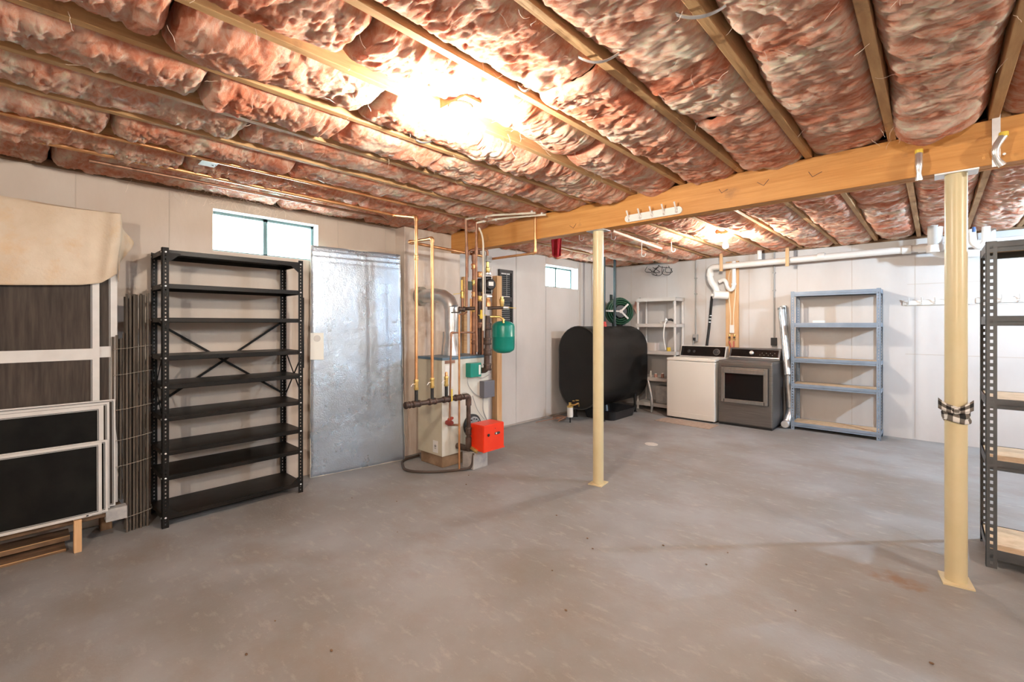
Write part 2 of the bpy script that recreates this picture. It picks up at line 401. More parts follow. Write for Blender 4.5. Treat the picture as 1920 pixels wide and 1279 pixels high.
# ceiling: subfloor above, joists and insulation batts as its pieces
ceil = obj('ceiling', box(B(), (X0 - .3, Y0 - .3, ZT), (X1 + .3, Y1 + .3, ZT + .03)), M['subfloor'], kind='structure')
JX = [-.175 + .4 * k for k in range(-9, 12)]
JX = [x for x in JX if X0 + .2 < x < X1 - .05]
for i, x in enumerate(JX):
    dx = R.uniform(-.004, .004)
    obj('joist', box(B(), (x - .019 + dx, Y0, ZJ), (x + .019 + dx, 3.50, ZT), .002, 1), M['joist'], ceil)
    dx2 = .04 if x > -2 else .0
    obj('joist', box(B(), (x - .019 + dx2, 3.38, ZJ + .001), (x + .019 + dx2, Y1 + .12, ZT - .001), .002, 1), M['joist'], ceil)

def sag_extra(x, y):
    s = 0
    for (cx, cy, r, a) in ((-.02, 3.20, .16, .085), (-.05, 2.9, .2, .02), (-2.0, .55, .25, .03), (-3.55, 6.3, .4, .03), (-3.0, 6.9, .4, .03)):
        d2 = ((x - cx) ** 2 + (y - cy) ** 2) / (r * r)
        if d2 < 6: s += a * math.exp(-d2)
    return s
def batt(x0, x1, y0, y1, seed, step, raiseL, raiseR, amp=1.0):
    pw = 3.4 if x0 < -1.5 else 6.0
    nx = max(4, int((x1 - x0) / step)); ny = max(4, int((y1 - y0) / step))
    S = V((seed * 3.71, seed * 1.93, seed * .77))
    verts = []; faces = []
    fine = step < .02
    for j in range(ny + 1):
        v = j / ny; y = y0 + (y1 - y0) * v
        er = noise.noise(V((seed * 5.1, y * 1.3, 1.0)))
        el = noise.noise(V((seed * 5.1, y * 1.3, 9.0)))
        endv = min((y - y0), (y1 - y)); ef = min(1, endv / .05); ef = math.sqrt(max(0, ef * (2 - ef)))
        for i in range(nx + 1):
            u = i / nx; x = x0 + (x1 - x0) * u
            P = V((x * .75, y * 1.35, 0)) + S
            wv = noise.noise_vector(P * 2.6)
            Q = P + wv * .10
            big = noise.noise(P * 1.5)
            n1 = abs(noise.noise(Q * 5.5))
            a = max(0., 1 - abs(2 * u - 1) ** pw)
            h = .044 * a + .018 * big * a + .036 * n1 * a
            if fine:
                n2 = abs(noise.noise(Q * 13 + V((3, 1, 7))))
                n3 = abs(noise.noise(V((Q.x * 22, Q.y * 46, Q.z)))); n4 = noise.noise(V((Q.x * 45, Q.y * 95, Q.z)))
                h += (.020 * n2 + .013 * n3 + .006 * n4) * (.35 + .65 * a)
            h *= amp
            k = max(0, .5 - u) * 2 * max(0, el * 1.4 + raiseL) + max(0, u - .5) * 2 * max(0, er * 1.4 + raiseR)
            ed = 1 - (1 - a) ** 1.0
            z = ZJ + (.038 if x0 < -1.5 else .050) - h + k * .12 * (1.2 - ed)
            z += (1 - ef) * (.10 if x0 < -1.5 else .04)
            if i in (0, nx): z += .07
            z -= sag_extra(x, y)
            dx = (wv.x * .010 + noise.noise(Q * 20) * .008) if 0 < i < nx else 0
            dy = noise.noise(Q * 18 + V((5, 5, 5))) * .012 if 0 < j < ny else 0
            verts.append((x + dx, y + dy, min(z, ZT - .01)))
    for j in range(ny):
        for i in range(nx):
            p = j * (nx + 1) + i
            faces.append((p, p + nx + 1, p + nx + 2, p + 1))
    me = bpy.data.meshes.new('insulation_batt'); me.from_pydata(verts, [], faces)
    me.polygons.foreach_set('use_smooth', [True] * len(faces)); me.materials.append(M['insul'])
    o = bpy.data.objects.new('insulation_batt', me); COL.objects.link(o); o.parent = ceil
    return o
edges = [X0 - .11] + JX + [X1 + .1]
seed = 1
for a, b in zip(edges, edges[1:]):
    near = a < 1.3
    segs = []
    for (s, e) in ((-.45, 3.42), (3.44, 7.40)):
        y = s
        while y < e - .01:
            ln = R.uniform(.55, 1.5) if a < -1.5 else R.uniform(1.2, 2.2)
            n = min(e, y + ln)
            if e - n < .35: n = e
            segs.append((y, n)); y = n
    if near:
        for (s, e) in segs:
            far = s > 3.4
            st = .0115 if far else .0085
            off = .04 if (far and a > -2) else 0
            batt(a + .014 + off, b - .014 + off, s + (.004 if a < -1.5 else -.006), e - (.004 if a < -1.5 else -.006), seed, st, R.uniform(-.25, .55) if a < -1 else R.uniform(-.3, .3), R.uniform(-.3, .3), R.uniform(.75, 1.25)); seed += 1
        batt(a + .014, b - .014, Y0, -.46, seed, .05, 0, 0); seed += 1
    else:
        batt(a + .014, b - .014, Y0, 7.38, seed, .05, 0, 0); seed += 1

# loose fibres hanging from the insulation
fb = B()
spots = [(-1.63, 1.41, .9, 60), (-.1, 3.2, .18, 26), (-4.05, 1.2, .35, 60), (-2.0, 1.6, 1.6, 120), (.1, 2.0, .8, 50), (-3.9, 2.3, .4, 30)]
for cx, cy, rr, n in spots:
    for k in range(n):
        p = V((cx + R.gauss(0, rr * .5), cy + R.gauss(0, rr * .6), ZJ - R.uniform(0, .02)))
        if p.x < X0 + .04: p.x = X0 + .04 + R.random() * .1
        if p.y < .1 or p.x > 1: continue
        q = [p]; d = V((R.uniform(-1, 1), R.uniform(-1, 1), -R.uniform(.05, .7))).normalized()
        for s in range(5):
            d = (d + V((R.uniform(-.5, .5), R.uniform(-.5, .5), R.uniform(-.4, .3)))).normalized()
            p = p + d * R.uniform(.006, .018); q.append(p)
        tube(fb, q, .0006, 3, False)
for k in range(70):
    p = V((X0 + .015 + R.random() * .05, R.gauss(1.2, .28), 2.40 - R.random() * .03)); q = [p]; d = V((.15, R.choice((-1, 1)) * R.uniform(.2, 1), -R.uniform(.3, 1))).normalized()
    for s_ in range(7):
        d = (d + V((R.uniform(-.25, .25), R.uniform(-.5, .5), R.uniform(-.4, .35)))).normalized()
        p = p + d * R.uniform(.008, .022); p.x = max(p.x, X0 + .01); q.append(p)
    tube(fb, q, .0007, 3, False)
obj('loose_fibres', fb, mat('pale_fibre', (.80, .68, .58), rough=.8), ceil, kind='stuff')

# ------------------------------------------------------------------ bulbs and their porcelain holders
def bulb(i, x, y, power, c, label_b, label_h):
    h = thing('lamp_holder', label_h, 'lamp holder', (x, y, ZJ), None)
    obj('mounting_block', box(B(), (x - .09, y - .05, ZJ - .02), (x + .09, y + .05, ZJ + .03), .003), M['joist'], h)
    obj('socket', lathe(B(), [(.056, -.021), (.056, -.032), (.045, -.042), (.026, -.06), (.024, -.085), (.019, -.087)], (x, y, ZJ), n=24), mat('porcelain', (.78, .76, .72), rough=.2), h)
    r = .03
    prof = [(.013, 0), (.014, -.025), (.018, -.034), (.026, -.05), (.030, -.066), (.029, -.08), (.023, -.092), (.012, -.099), (.001, -.101)]
    tag(obj('light_bulb', lathe(B(), prof, (x, y, ZJ - .088), n=24), bulb_mat(i, power, c, r)), label_b, 'light bulb')
BL = [('glowing light bulb on the ceiling over the open floor, nearest bulb', 'white lamp holder screwed up among the pink insulation over the open floor'),
      ('glowing light bulb on the ceiling beyond the beam, in front of the washer', 'white lamp holder beyond the beam, in front of the washer'),
      ('light bulb on the ceiling beyond the beam, right of the blue rack, out of frame', 'lamp holder on the ceiling beyond the beam, out of frame on the right'),
      ('light bulb on the ceiling right of the gingham column, out of frame', 'lamp holder right of the gingham column, out of frame'),
      ('light bulb on the ceiling behind the camera', 'lamp holder on the ceiling behind the camera')]
for i, (x, y, pw, c) in enumerate(BULBS):
    bulb(i, x, y, pw, c, *BL[i])

# ------------------------------------------------------------------ main beam and columns
bm_t = thing('support_beam', 'long orange laminated wood beam carried on two cream columns', 'beam', (0, 3.42, 2.19))
for k in range(3):
    ya = 3.36 + k * .0385
    obj('ply', box(B(), (-4.045, ya, 2.19 + .001 * (k == 1)), (X1 - .01, ya + .0375, 2.419), .002, 1), M['beam'], bm_t)
def mark(pts):
    b = B()
    for p, q in zip(pts, pts[1:]):
        bar(b, V((p[0], 3.3593, p[1])), V((q[0], 3.3593, q[1])), .003, .0025)
    obj('pencil_mark', b, M['ink'], bm_t)
for px, py, s in ((1352, 362, 1), (1522, 332, 1.2)):
    c = ony(px, py, 3.36); mark([(c.x - .014 * s, c.z + .03 * s), (c.x + .004, c.z), (c.x + .045 * s, c.z + .018 * s)])
for px, py, s in ((1075, 428, 1), (1432, 348, 1)):
    c = ony(px, py, 3.36); mark([(c.x - .04 * s, c.z + .03 * s), (c.x, c.z), (c.x + .03 * s, c.z + .035 * s)])

def column(x, y, label):
    t = thing('support_column', label, 'column', (x, y, 0))
    obj('pipe', lathe(B(), [(.0455, .008), (.0455, 2.182)], (x, y, 0), n=32), M['pole'], t)
    b = B(); a = math.radians(8); hw, hd = .062, .075
    pts = [V((x + i * hw * math.cos(a) - j * hd * math.sin(a), y + i * hw * math.sin(a) + j * hd * math.cos(a), 0)) for i, j in ((-1, -1), (1, -1), (1, 1), (-1, 1))]
    obj('base_plate', prism(b, pts, (0, 0, .008)), M['pole'], t)
    obj('cap_plate', box(B(), (x - .085, y - .057, 2.182), (x + .085, y + .057, 2.19)), M['zinc'], t)
column(-2.14, 3.42, 'cream steel column nearer the oil tank, plain without ribbon')
column(.085, 3.42, 'cream steel column at right with black and white gingham ribbon tied round it')
def ribbon():
    b = B(); uvl = b.loops.layers.uv.new('UVMap'); cx, cy = .085, 3.42
    def strip(rows, us, vs):
        g = [[b.verts.new(p) for p in r] for r in rows]
        for j in range(len(g) - 1):
            for i in range(len(g[0]) - 1):
                f = b.faces.new((g[j][i], g[j][i + 1], g[j + 1][i + 1], g[j + 1][i])); f.smooth = True
                for lp, (a, c) in zip(f.loops, ((i, j), (i + 1, j), (i + 1, j + 1), (i, j + 1))): lp[uvl].uv = (us[a], vs[c])
    n = 40; rows = []
    for j in range(9):
        row = []
        for i in range(n + 1):
            a = 2 * math.pi * i / n
            r = .0475 + .006 * math.sin(3 * a + j) * (j / 8) + .004 * abs(math.sin(j * 1.2 + a)) + .0035
            row.append((cx + r * math.cos(a), cy + r * math.sin(a), .945 - .085 * j / 8 + .008 * math.sin(2 * a)))
        rows.append(row)
    strip(rows, [i * 14 / n * .5 for i in range(n + 1)], [j * .19 for j in range(9)])
    d = V((-.04, -1, 0)).normalized(); side = V((1, .05, 0)).normalized()
    for s in (-1, 1):
        rows = []
        for j in range(6):
            row = []
            for i in range(9):
                u = i / 8
                p = V((cx, cy, .925)) + d * (.058 + .016 * math.sin(u * 3)) + side * s * (.068 * u)
                p.z += .030 * u ** 1.5 + (j - 2.5) * (.006 + .005 * u)
                p -= d * (.028 * u * u) - d * .004 * math.sin(j * 2.2)
                row.append(p)
            rows.append(row)
        strip(rows, [i * .24 for i in range(9)], [j * .25 for j in range(6)])
    for k in range(1):
        c = V((cx, cy, .922)) + d * .06
        rows = [[c + V((.017 * math.cos(a) * math.cos(e), .014 * math.sin(a) * math.cos(e), .018 * math.sin(e))) for a in [2 * math.pi * i / 10 for i in range(11)]] for e in [-1.4 + .4 * q for q in range(8)]]
        strip(rows, [i * .15 for i in range(11)], [q * .2 for q in range(8)])
    o = obj('gingham_ribbon', b, gingham())
    sm = o.modifiers.new('thick', 'SOLIDIFY'); sm.thickness = .002
    tag(o, 'black and white gingham cloth ribbon knotted round the right column', 'ribbon')
ribbon()

# ------------------------------------------------------------------ shelving racks
def perf_angle(bm, cx, cy, z0, z1, dx, dy, w=.038, pitch=.026, hw=.008, hh=.012, t=.002, start=.02):
    for (ux, uy) in ((dx, 0), (0, dy)):
        nx, ny = (0, dy) if ux else (dx, 0)
        def cell(a, b, za, zb):
            p = V((cx + ux * a, cy + uy * a, za)); q = V((cx + ux * b + nx * t, cy + uy * b + ny * t, zb))
            box(bm, p, q)
        m = w / 2
        cell(0, m - hw / 2, z0, z1); cell(m + hw / 2, w, z0, z1)
        z = z0; k = z0 + start
        while k + hh < z1:
            cell(m - hw / 2, m + hw / 2, z, k); z = k + hh; k += pitch
        cell(m - hw / 2, m + hw / 2, z, z1)
    return bm
def posts(t, x0, x1, y0, y1, h, m, **k):
    for cx, dx in ((x0, 1), (x1, -1)):
        for cy, dy in ((y0, 1), (y1, -1)):
            obj('post', perf_angle(B(), cx, cy, 0, h, dx, dy, **k), m, t)

# black nine-shelf rack against the left wall
x0, x1, y0, y1 = -4.195, -3.815, .665, 1.60
t = thing('shelving_rack', 'tall black steel rack of nine shelves on the left wall under the window', 'shelf', ((x0 + x1) / 2, (y0 + y1) / 2, 0))
posts(t, x0, x1, y0, y1, 1.90, M['black'])
ZS = [1.885, 1.655, 1.425, 1.165, .968, .752, .52, .352, .085]
bolts = B()
for z in ZS:
    b = B(); e = .003
    box(b, (x0 + e, y0 + e, z - .003), (x1 - e, y1 - e, z))
    box(b, (x1 - e - .002, y0 + e, z - .032), (x1 - e, y1 - e, z)); box(b, (x0 + e, y0 + e, z - .032), (x0 + e + .002, y1 - e, z))
    box(b, (x0 + e, y0 + e, z - .032), (x1 - e, y0 + e + .002, z)); box(b, (x0 + e, y1 - e - .002, z - .032), (x1 - e, y1 - e, z))
    box(b, (x1 - e - .014, y0 + e, z - .032), (x1 - e, y1 - e, z - .030))
    box(b, (x1 - e, y0 + .04, z - .012), (x1 - e + .002, y1 - .04, z - .008))
    obj('shelf', b, M['blackshelf'], t)
    for yy in (y0 + .019, y1 - .019):
        lathe(bolts, [(.0065, 0), (.0065, .003), (.003, .005)], (x1, yy, z - .016), V((1, 0, 0)), 8)
    for xx in (x0 + .019, x1 - .019):
        lathe(bolts, [(.0065, 0), (.0065, .003), (.003, .005)], (xx, y0, z - .016), V((0, -1, 0)), 8)
obj('bolts', bolts, M['zinc'], t, kind='stuff')
for a, b in (((x0 - .002, y0 + .02, 1.40), (x0 - .002, y1 - .02, .78)), ((x0 - .004, y1 - .02, 1.40), (x0 - .004, y0 + .02, .78))):
    obj('cross_brace', bar(B(), a, b, .0025, .018), M['black'], t)
for yy in (y0 - .002, y1 + .002):
    obj('cross_brace', bar(B(), (x0 + .02, yy, 1.14), (x1 - .02, yy, .78), .0025, .016), M['black'], t)
    obj('cross_brace', bar(B(), (x0 + .02, yy + .002, .78), (x1 - .02, yy + .002, 1.14), .0025, .016), M['black'], t)
for yy, s in ((y0, 1), (y1, -1)):
    for z, q in ((1.865, -1), (.07, 1)):
        obj('corner_gusset', prism(B(), [(x1 - .004, yy + s * .03, z), (x1 - .004, yy + s * .11, z), (x1 - .004, yy + s * .03, z + q * .07)], (.0025, 0, 0)), M['black'], t)

def board_rack(label, x0, x1, y0, y1, h, zs, steel, grp_board, **k):
    t = thing('shelving_rack', label, 'shelf', ((x0 + x1) / 2, (y0 + y1) / 2, 0))
    posts(t, x0, x1, y0, y1, h, steel, **k)
    e = .0025
    for z in zs:
        sb = B()
        obj('shelf_board', box(B(), (x0 + e + .01, y0 + e + .008, z - .014), (x1 - e - .01, y1 - e - .008, z)), grp_board, t)
        for ya, s in ((y0 + e, 1), (y1 - e, -1)):
            b = B()
            def rail(a0, a1, za, zb, along):
                pass
            box(b, (x0 + e, min(ya, ya + s * .002), z - .030), (x1 - e, max(ya, ya + s * .002), z + .002))
            box(b, (x0 + e, min(ya + s * .006, ya + s * .008), z - .052), (x1 - e, max(ya + s * .006, ya + s * .008), z - .026))
            box(b, (x0 + e, min(ya, ya + s * .024), z - .054), (x1 - e, max(ya, ya + s * .024), z - .052))
            box(b, (x0 + e, min(ya, ya + s * .008), z - .032), (x1 - e, max(ya, ya + s * .008), z - .029))
            obj('shelf_beam', b, steel, t)
        for xa, s in ((x0 + e, 1), (x1 - e, -1)):
            b = B()
            box(b, (min(xa, xa + s * .002), y0 + e, z - .045), (max(xa, xa + s * .002), y1 - e, z + .002))
            box(b, (min(xa, xa + s * .02), y0 + e + .03, z - .047), (max(xa, xa + s * .02), y1 - e - .03, z - .045))
            obj('end_beam', b, steel, t)
    return t
board_rack('blue-grey steel rack with five particle board shelves on the back wall', -1.39, -.465, 6.92, 7.26, 1.81, [1.80, 1.395, .935, .60, .095], M['blue'], M['tanboard'], pitch=.036, hw=.010, hh=.016, w=.040)
board_rack('dark grey steel rack with perforated posts at the right edge of the picture', .215, 1.35, 3.745, 4.205, 1.85, [1.845, 1.425, .957, .61, .105], M['dgrey'], M['tanboard'], pitch=.038, hw=.013, hh=.018, w=.045)
c = ony(1536, 603, 7.05)
tag(obj('small_box', box(B(), (c.x - .065, 7.0, 1.398), (c.x + .065, 7.06, 1.428), .003), M['white']), 'small white box lying on the second shelf of the blue rack', 'box')
c = ony(1831, 998, 3.95)

# grey plastic utility shelf in the far corner
x0, x1, y0, y1 = -3.60, -2.935, 6.90, 7.24
t = thing('plastic_shelf', 'pale grey plastic shelf unit in the far corner behind the washer', 'shelf', ((x0 + x1) / 2, (y0 + y1) / 2, 0))
for xx in (x0 + .022, x1 - .022):
    for yy in (y0 + .022, y1 - .022):
        obj('post', lathe(B(), [(.02, 0), (.02, 1.79), (.016, 1.80)], (xx, yy, 0), n=12), M['plast'], t)
for z in (1.80, 1.39, .955, .53, .12):
    b = B(); box(b, (x0, y0, z - .012), (x1, y1, z), .004, 1)
    box(b, (x0, y0, z - .055), (x1, y0 + .008, z)); box(b, (x0, y1 - .008, z - .055), (x1, y1, z)); box(b, (x0, y0, z - .055), (x0 + .008, y1, z)); box(b, (x1 - .008, y0, z - .055), (x1, y1, z))
    obj('shelf', b, M['plast'], t)
# things on it
c = ony(1241, 601, 7.0)
tag(obj('bottle_cap_pile', lathe(B(), [(.05, 0), (.055, .012), (.045, .026), (.02, .034)], (c.x, 7.02, 1.39), n=14), M['white']), 'small white round tub lying on the second shelf of the plastic unit', 'tub')
def grab():
    t = thing('hand_shower', 'small shower head with black grip hooked over the plastic shelf', 'shower head', (-3.08, 6.93, 1.40))
    obj('hose', tube(B(), rnd([(-3.09, 6.885, .98), (-3.12, 6.87, 1.2), (-3.10, 6.88, 1.40), (-3.07, 6.90, 1.45)], .08), .011, 8), M['pvc'], t)
    obj('head', lathe(B(), [(.012, 0), (.03, .02), (.034, .035), (.02, .04)], (-3.07, 6.90, 1.44), V((-.8, -.5, .4)), 14), M['white'], t)
    obj('grip', tube(B(), [(-3.06, 6.91, 1.45), (-3.02, 6.93, 1.452), (-2.98, 6.95, 1.43)], [.016, .02, .016], 10), M['rubber'], t)
grab()
tag(obj('yellow_tin', lathe(B(), [(.03, 0), (.03, .055), (.026, .06)], (-2.98 - .10, 6.98, .955), n=14), M['yellow']), 'small yellow tin on the plastic shelf just behind the washer corner', 'tin')
def jar(x, z, y, r, h, m, label):
    t = thing('glass_jar', label, 'jar', (x, y, z), 'small jars on the low plastic shelf')
    obj('body', lathe(B(), [(r, 0), (r, h * .8), (r * .7, h * .95)], (x, y, z), n=14), m, t)
    obj('lid', lathe(B(), [(r * .75, h * .95), (r * .75, h * 1.1)], (x, y, z), n=14), M['white'], t)
jm = mat('amber_glass', (.42, .22, .17), rough=.2); jm2 = mat('pale_glass', (.6, .55, .5), rough=.2)
jar(-3.38, .53, 6.98, .02, .085, jm2, 'slim pale jar on the low plastic shelf, nearest the oil tank')
jar(-3.29, .53, 6.97, .026, .055, jm, 'squat amber jar on the low plastic shelf, middle of three')
jar(-3.18, .53, 6.98, .024, .065, jm, 'amber jar on the low plastic shelf, nearest the washer')
b = B(); box(b, (-3.46, 6.96, .955), (-3.30, 7.12, 1.08), .004)
tag(obj('carton', b, mat('pale_carton', (.66, .60, .56), rough=.8)), 'pale square carton on the middle plastic shelf behind the tank', 'box')

# ------------------------------------------------------------------ washer and dryer
def washer():
    x0, x1, y0, y1, h = -2.925, -2.235, 6.56, 7.18, .885
    t = thing('washing_machine', 'white top loading washer with black control panel beside the dryer', 'washing machine', ((x0 + x1) / 2, (y0 + y1) / 2, 0))
    obj('cabinet', box(B(), (x0, y0, .02), (x1, y1, h - .04), .012, 3), M['washer'], t)
    obj('kick_panel', box(B(), (x0 + .012, y0 - .004, .025), (x1 - .012, y0 + .01, .10), .003), M['washer'], t)
    obj('top_deck', box(B(), (x0 - .002, y0 - .004, h - .036), (x1 + .002, y1, h), .012, 3), M['washer'], t)
    obj('lid', box(B(), (x0 + .08, y0 + .05, h - .002), (x1 - .08, y1 - .18, h + .012), .005), M['washer'], t)
    b = prism(B(), [(x0 + .01, y1 - .16, h), (x0 + .01, y1 - .10, h + .16), (x0 + .01, y1, h + .165), (x0 + .01, y1, h)], (x1 - x0 - .02, 0, 0))
    con = obj('control_panel', b, M['washer'], t)
    n = V((0, -.936, .351)); base = V((0, y1 - .16, h)); up = V((0, .06, .16)).normalized()
    def onp(x, s): return V((x, base.y, base.z)) + up * s + n * .002
    obj('panel_face', prism(B(), [onp(x0 + .02, .012), onp(x0 + .02, .165), onp(x1 - .02, .165), onp(x1 - .02, .012)], n * .004), M['panelk'], con)
    obj('panel_trim', prism(B(), [onp(x0 + .015, .002), onp(x0 + .015, .012), onp(x1 - .015, .012), onp(x1 - .015, .002)], n * .006), M['zinc'], con)
    for xx, r in ((x1 - .14, .04), (x0 + .14, .018), (x0 + .22, .016)):
        obj('knob', lathe(B(), [(r, 0), (r * .9, .014), (r * .6, .018)], onp(xx, .085) + n * .004, n, 20), M['rubber'], con)
        obj('dial_ring', lathe(B(), [(r * 1.25, 0), (r * 1.25, .002)], onp(xx, .085) + n * .003, n, 24), M['steel'], con)
    for i in range(4):
        xx = (x0 + .06, x1 - .06)[i % 2]; yy = (y0 + .06, y1 - .06)[i // 2]
        obj('foot', lathe(B(), [(.02, 0), (.02, .02)], (xx, yy, 0), n=10), M['rubber'], t)
washer()
def dryer():
    x0, x1, y0, y1, h = -2.205, -1.53, 6.60, 7.20, .885
    t = thing('clothes_dryer', 'graphite steel front loading dryer with dark glass door by the blue rack', 'dryer', ((x0 + x1) / 2, (y0 + y1) / 2, 0))
    obj('cabinet', box(B(), (x0, y0 + .03, .03), (x1, y1, h - .02), .01, 2), M['steeld'], t)
    obj('front_panel', box(B(), (x0, y0, .03), (x1, y0 + .06, h - .02), .022, 3), M['steel'], t)
    obj('top_panel', box(B(), (x0, y0 + .01, h - .045), (x1, y1, h), .018, 3), mat('dryer_top', (.17, .165, .16), rough=.3, metal=.6), t)
    dx0, dx1, dz0, dz1 = x0 + .05, x1 - .05, .32, .80
    def ring(a0, a1, c0, c1, w, wt, ya, yb):
        b = B()
        box(b, (a0, ya, c0), (a0 + w, yb, c1), .006); box(b, (a1 - w, ya, c0), (a1, yb, c1), .006)
        box(b, (a0 + w * .6, ya, c0), (a1 - w * .6, yb, c0 + w), .006); box(b, (a0 + w * .6, ya, c1 - wt), (a1 - w * .6, yb, c1), .008)
        return b
    obj('door_gasket', box(B(), (dx0 - .008, y0 - .006, dz0 - .008), (dx1 + .008, y0 + .01, dz1 + .008), .014), M['rubber'], t)
    ds = mat('door_steel', (.34, .325, .30), (.42, .405, .38), 3, stretch=(20, 1, 1), rough=.26, metal=.8)
    d = obj('door', ring(dx0, dx1, dz0, dz1, .05, .085, y0 - .038, y0 - .004), ds, t)
    obj('door_window', box(B(), (dx0 + .045, y0 - .028, dz0 + .045), (dx1 - .045, y0 - .01, dz1 - .08), .01), M['panelk'], d)
    obj('door_handle', box(B(), (dx0 + .03, y0 - .055, dz1 - .082), (dx1 - .03, y0 - .036, dz1 - .02), .007), ds, d)
    obj('toe_strip', box(B(), (x0 + .01, y0 + .02, .0), (x1 - .01, y1 - .02, .03)), M['rubber'], t)
    b = prism(B(), [(x0 + .01, y1 - .19, h - .004), (x0 + .01, y1 - .11, h + .145), (x0 + .01, y1 - .04, h + .155), (x0 + .01, y1, h)], (x1 - x0 - .02, 0, 0))
    con = obj('control_panel', b, mat('console_shell', (.09, .09, .095), rough=.4, metal=.4), t)
    n = V((0, -.88, .47)); up = V((0, .08, .149)).normalized(); base = V((0, y1 - .19, h - .004))
    def onp(x, s): return V((x, base.y, base.z)) + up * s + n * .002
    obj('panel_face', prism(B(), [onp(x0 + .035, .04), onp(x0 + .035, .155), onp(x1 - .035, .155), onp(x1 - .035, .04)], n * .004), M['panelk'], con)
    obj('panel_trim', prism(B(), [onp(x0 + .02, .028), onp(x0 + .02, .038), onp(x1 - .02, .038), onp(x1 - .02, .028)], n * .007), M['zinc'], con)
    obj('dial', lathe(B(), [(.03, 0), (.029, .018), (.022, .024)], onp((x0 + x1) / 2 - .03, .10) + n * .004, n, 24), M['zinc'], con)
    for k in range(8):
        xx = x1 - .26 + .026 * k; obj('button', lathe(B(), [(.005, 0), (.005, .002)], onp(xx, .075 + .03 * (k % 2)) + n * .004, n, 8), M['steel'], con)
dryer()
b = B(); prism(b, [(-2.90, 6.52, 0), (-2.16, 6.50, 0), (-2.17, 6.16, 0), (-2.95, 6.20, 0)], (0, 0, .006))
tag(obj('floor_mat', b, M['matm']), 'thin tan mat on the floor in front of the white washer', 'mat')
tag(obj('floor_drain_cover', lathe(B(), [(.075, 0), (.072, .003)], onz(1221, 833, .001) * 1 , n=20), mat('worn_white_patch', (.5, .48, .44), (.62, .6, .56), 30, rough=.8)), 'small pale round cover on the floor between column and dryer', 'drain cover')

# ------------------------------------------------------------------ oil tank corner
def obround(bm, x0, x1, z0, z1, ya, yb, dome=.03, n=20):
    r = (x1 - x0) / 2; cx = (x0 + x1) / 2
    def outline(s):
        rr = r * s; pts = []
        for k in range(n + 1): a = math.pi * k / n; pts.append((cx + rr * math.cos(a), (z1 - r) + rr * math.sin(a)))
        for k in range(n + 1): a = math.pi + math.pi * k / n; pts.append((cx + rr * math.cos(a), (z0 + r) + rr * math.sin(a)))
        return pts
    rings = []
    def ring(y, s): rings.append([bm.verts.new((px, y, pz)) for px, pz in outline(s)])
    ring(ya - .006, .90); ring(ya, .985); ring(ya + .001, 1.012); ring(ya + .014, 1.012); ring(ya + .016, 1.0)
    ring(yb - .02, 1.0); ring(yb - .008, 1.008); ring(yb, .985); ring(yb + dome * .35, .8)
    for a, b in zip(rings, rings[1:]):
        for k in range(len(a)):
            f = bm.faces.new((a[k], a[(k + 1) % len(a)], b[(k + 1) % len(a)], b[k])); f.smooth = True
    bm.faces.new(rings[0][::-1]); bm.faces.new(rings[-1])
    return bm
TX0, TX1, TY0, TY1, TZ0, TZ1 = -4.06, -3.37, 5.42, 6.84, .17, 1.35
RIMK = mat('tank_rim_highlight', (.05, .05, .048), rough=.4)  # paler than the shell: the rim's thin highlight is put into its colour
t = thing('oil_tank', 'large black upright oil tank in the corner below the small window', 'oil tank', (-3.71, 6.13, 0))
obj('tank_shell', obround(B(), TX0, TX1, TZ0, TZ1, TY0, TY1), M['tank'], t)
rr_ = (TX1 - TX0) / 2; cxx = (TX0 + TX1) / 2; rim = []
for k in range(17): rim.append(V((cxx + rr_ * math.cos(math.pi * k / 16), TY0, TZ1 - rr_ + rr_ * math.sin(math.pi * k / 16))))
for k in range(17): rim.append(V((cxx - rr_ * math.cos(math.pi * k / 16), TY0, TZ0 + rr_ - rr_ * math.sin(math.pi * k / 16))))
obj('weld_rim', tube(B(), rim, .007, 6, closed=True), RIMK, t)
for xx in (TX0 + .12, TX1 - .10):
    for yy in (TY0 + .25, TY1 - .22):
        b = B(); tube(b, [(xx, yy, .006), (xx, yy, .34)], .019, 10); lathe(b, [(.035, 0), (.035, .006)], (xx, yy, 0), n=12)
        obj('leg', b, M['tank'], t)
for yy, nm in ((6.10, 'fill_pipe'), (6.42, 'vent_pipe')):
    b = B(); tube(b, [(-3.715, yy, TZ1 - .03), (-3.715, yy, 2.46)], .021, 12); lathe(b, [(.034, 0), (.034, .03), (.026, .035)], (-3.715, yy, TZ1 - .008), n=12)
    obj(nm, b, mat('dark_' + nm, (.03, .045, .05), rough=.35, metal=.5), t)
b = B(); lathe(b, [(.03, 0), (.03, .035), (.022, .04), (.022, .07), (.014, .075)], (-3.60, 5.93, TZ1 - .006), n=12)
obj('float_gauge', b, mat('red_gauge', (.5, .04, .03), rough=.4), t, label='small red gauge cap')
t = thing('oil_filter', 'small white oil filter canister with brass valves at the foot of the tank', 'oil filter', (-3.86, 5.33, 0))
c = onz(1069, 783, 0.0) ; c = at(1069, 772, 6.42)
obj('canister', lathe(B(), [(.038, -.075), (.042, -.06), (.042, .06), (.036, .066)], c, n=16), M['white'], t)
obj('filter_head', lathe(B(), [(.045, .062), (.045, .082), (.02, .095), (.02, .13)], c, n=14), M['brass'], t)
obj('valve', tube(B(), rnd([c + V((0, 0, .10)), c + V((.07, .0, .10)), c + V((.12, .03, .13)), V((-3.72, 5.44, .20))], .02), .011, 8), M['brass'], t)
obj('valve_wheel', lathe(B(), [(.026, 0), (.026, .008)], c + V((.12, .0, .17)), n=12), M['brass'], t)
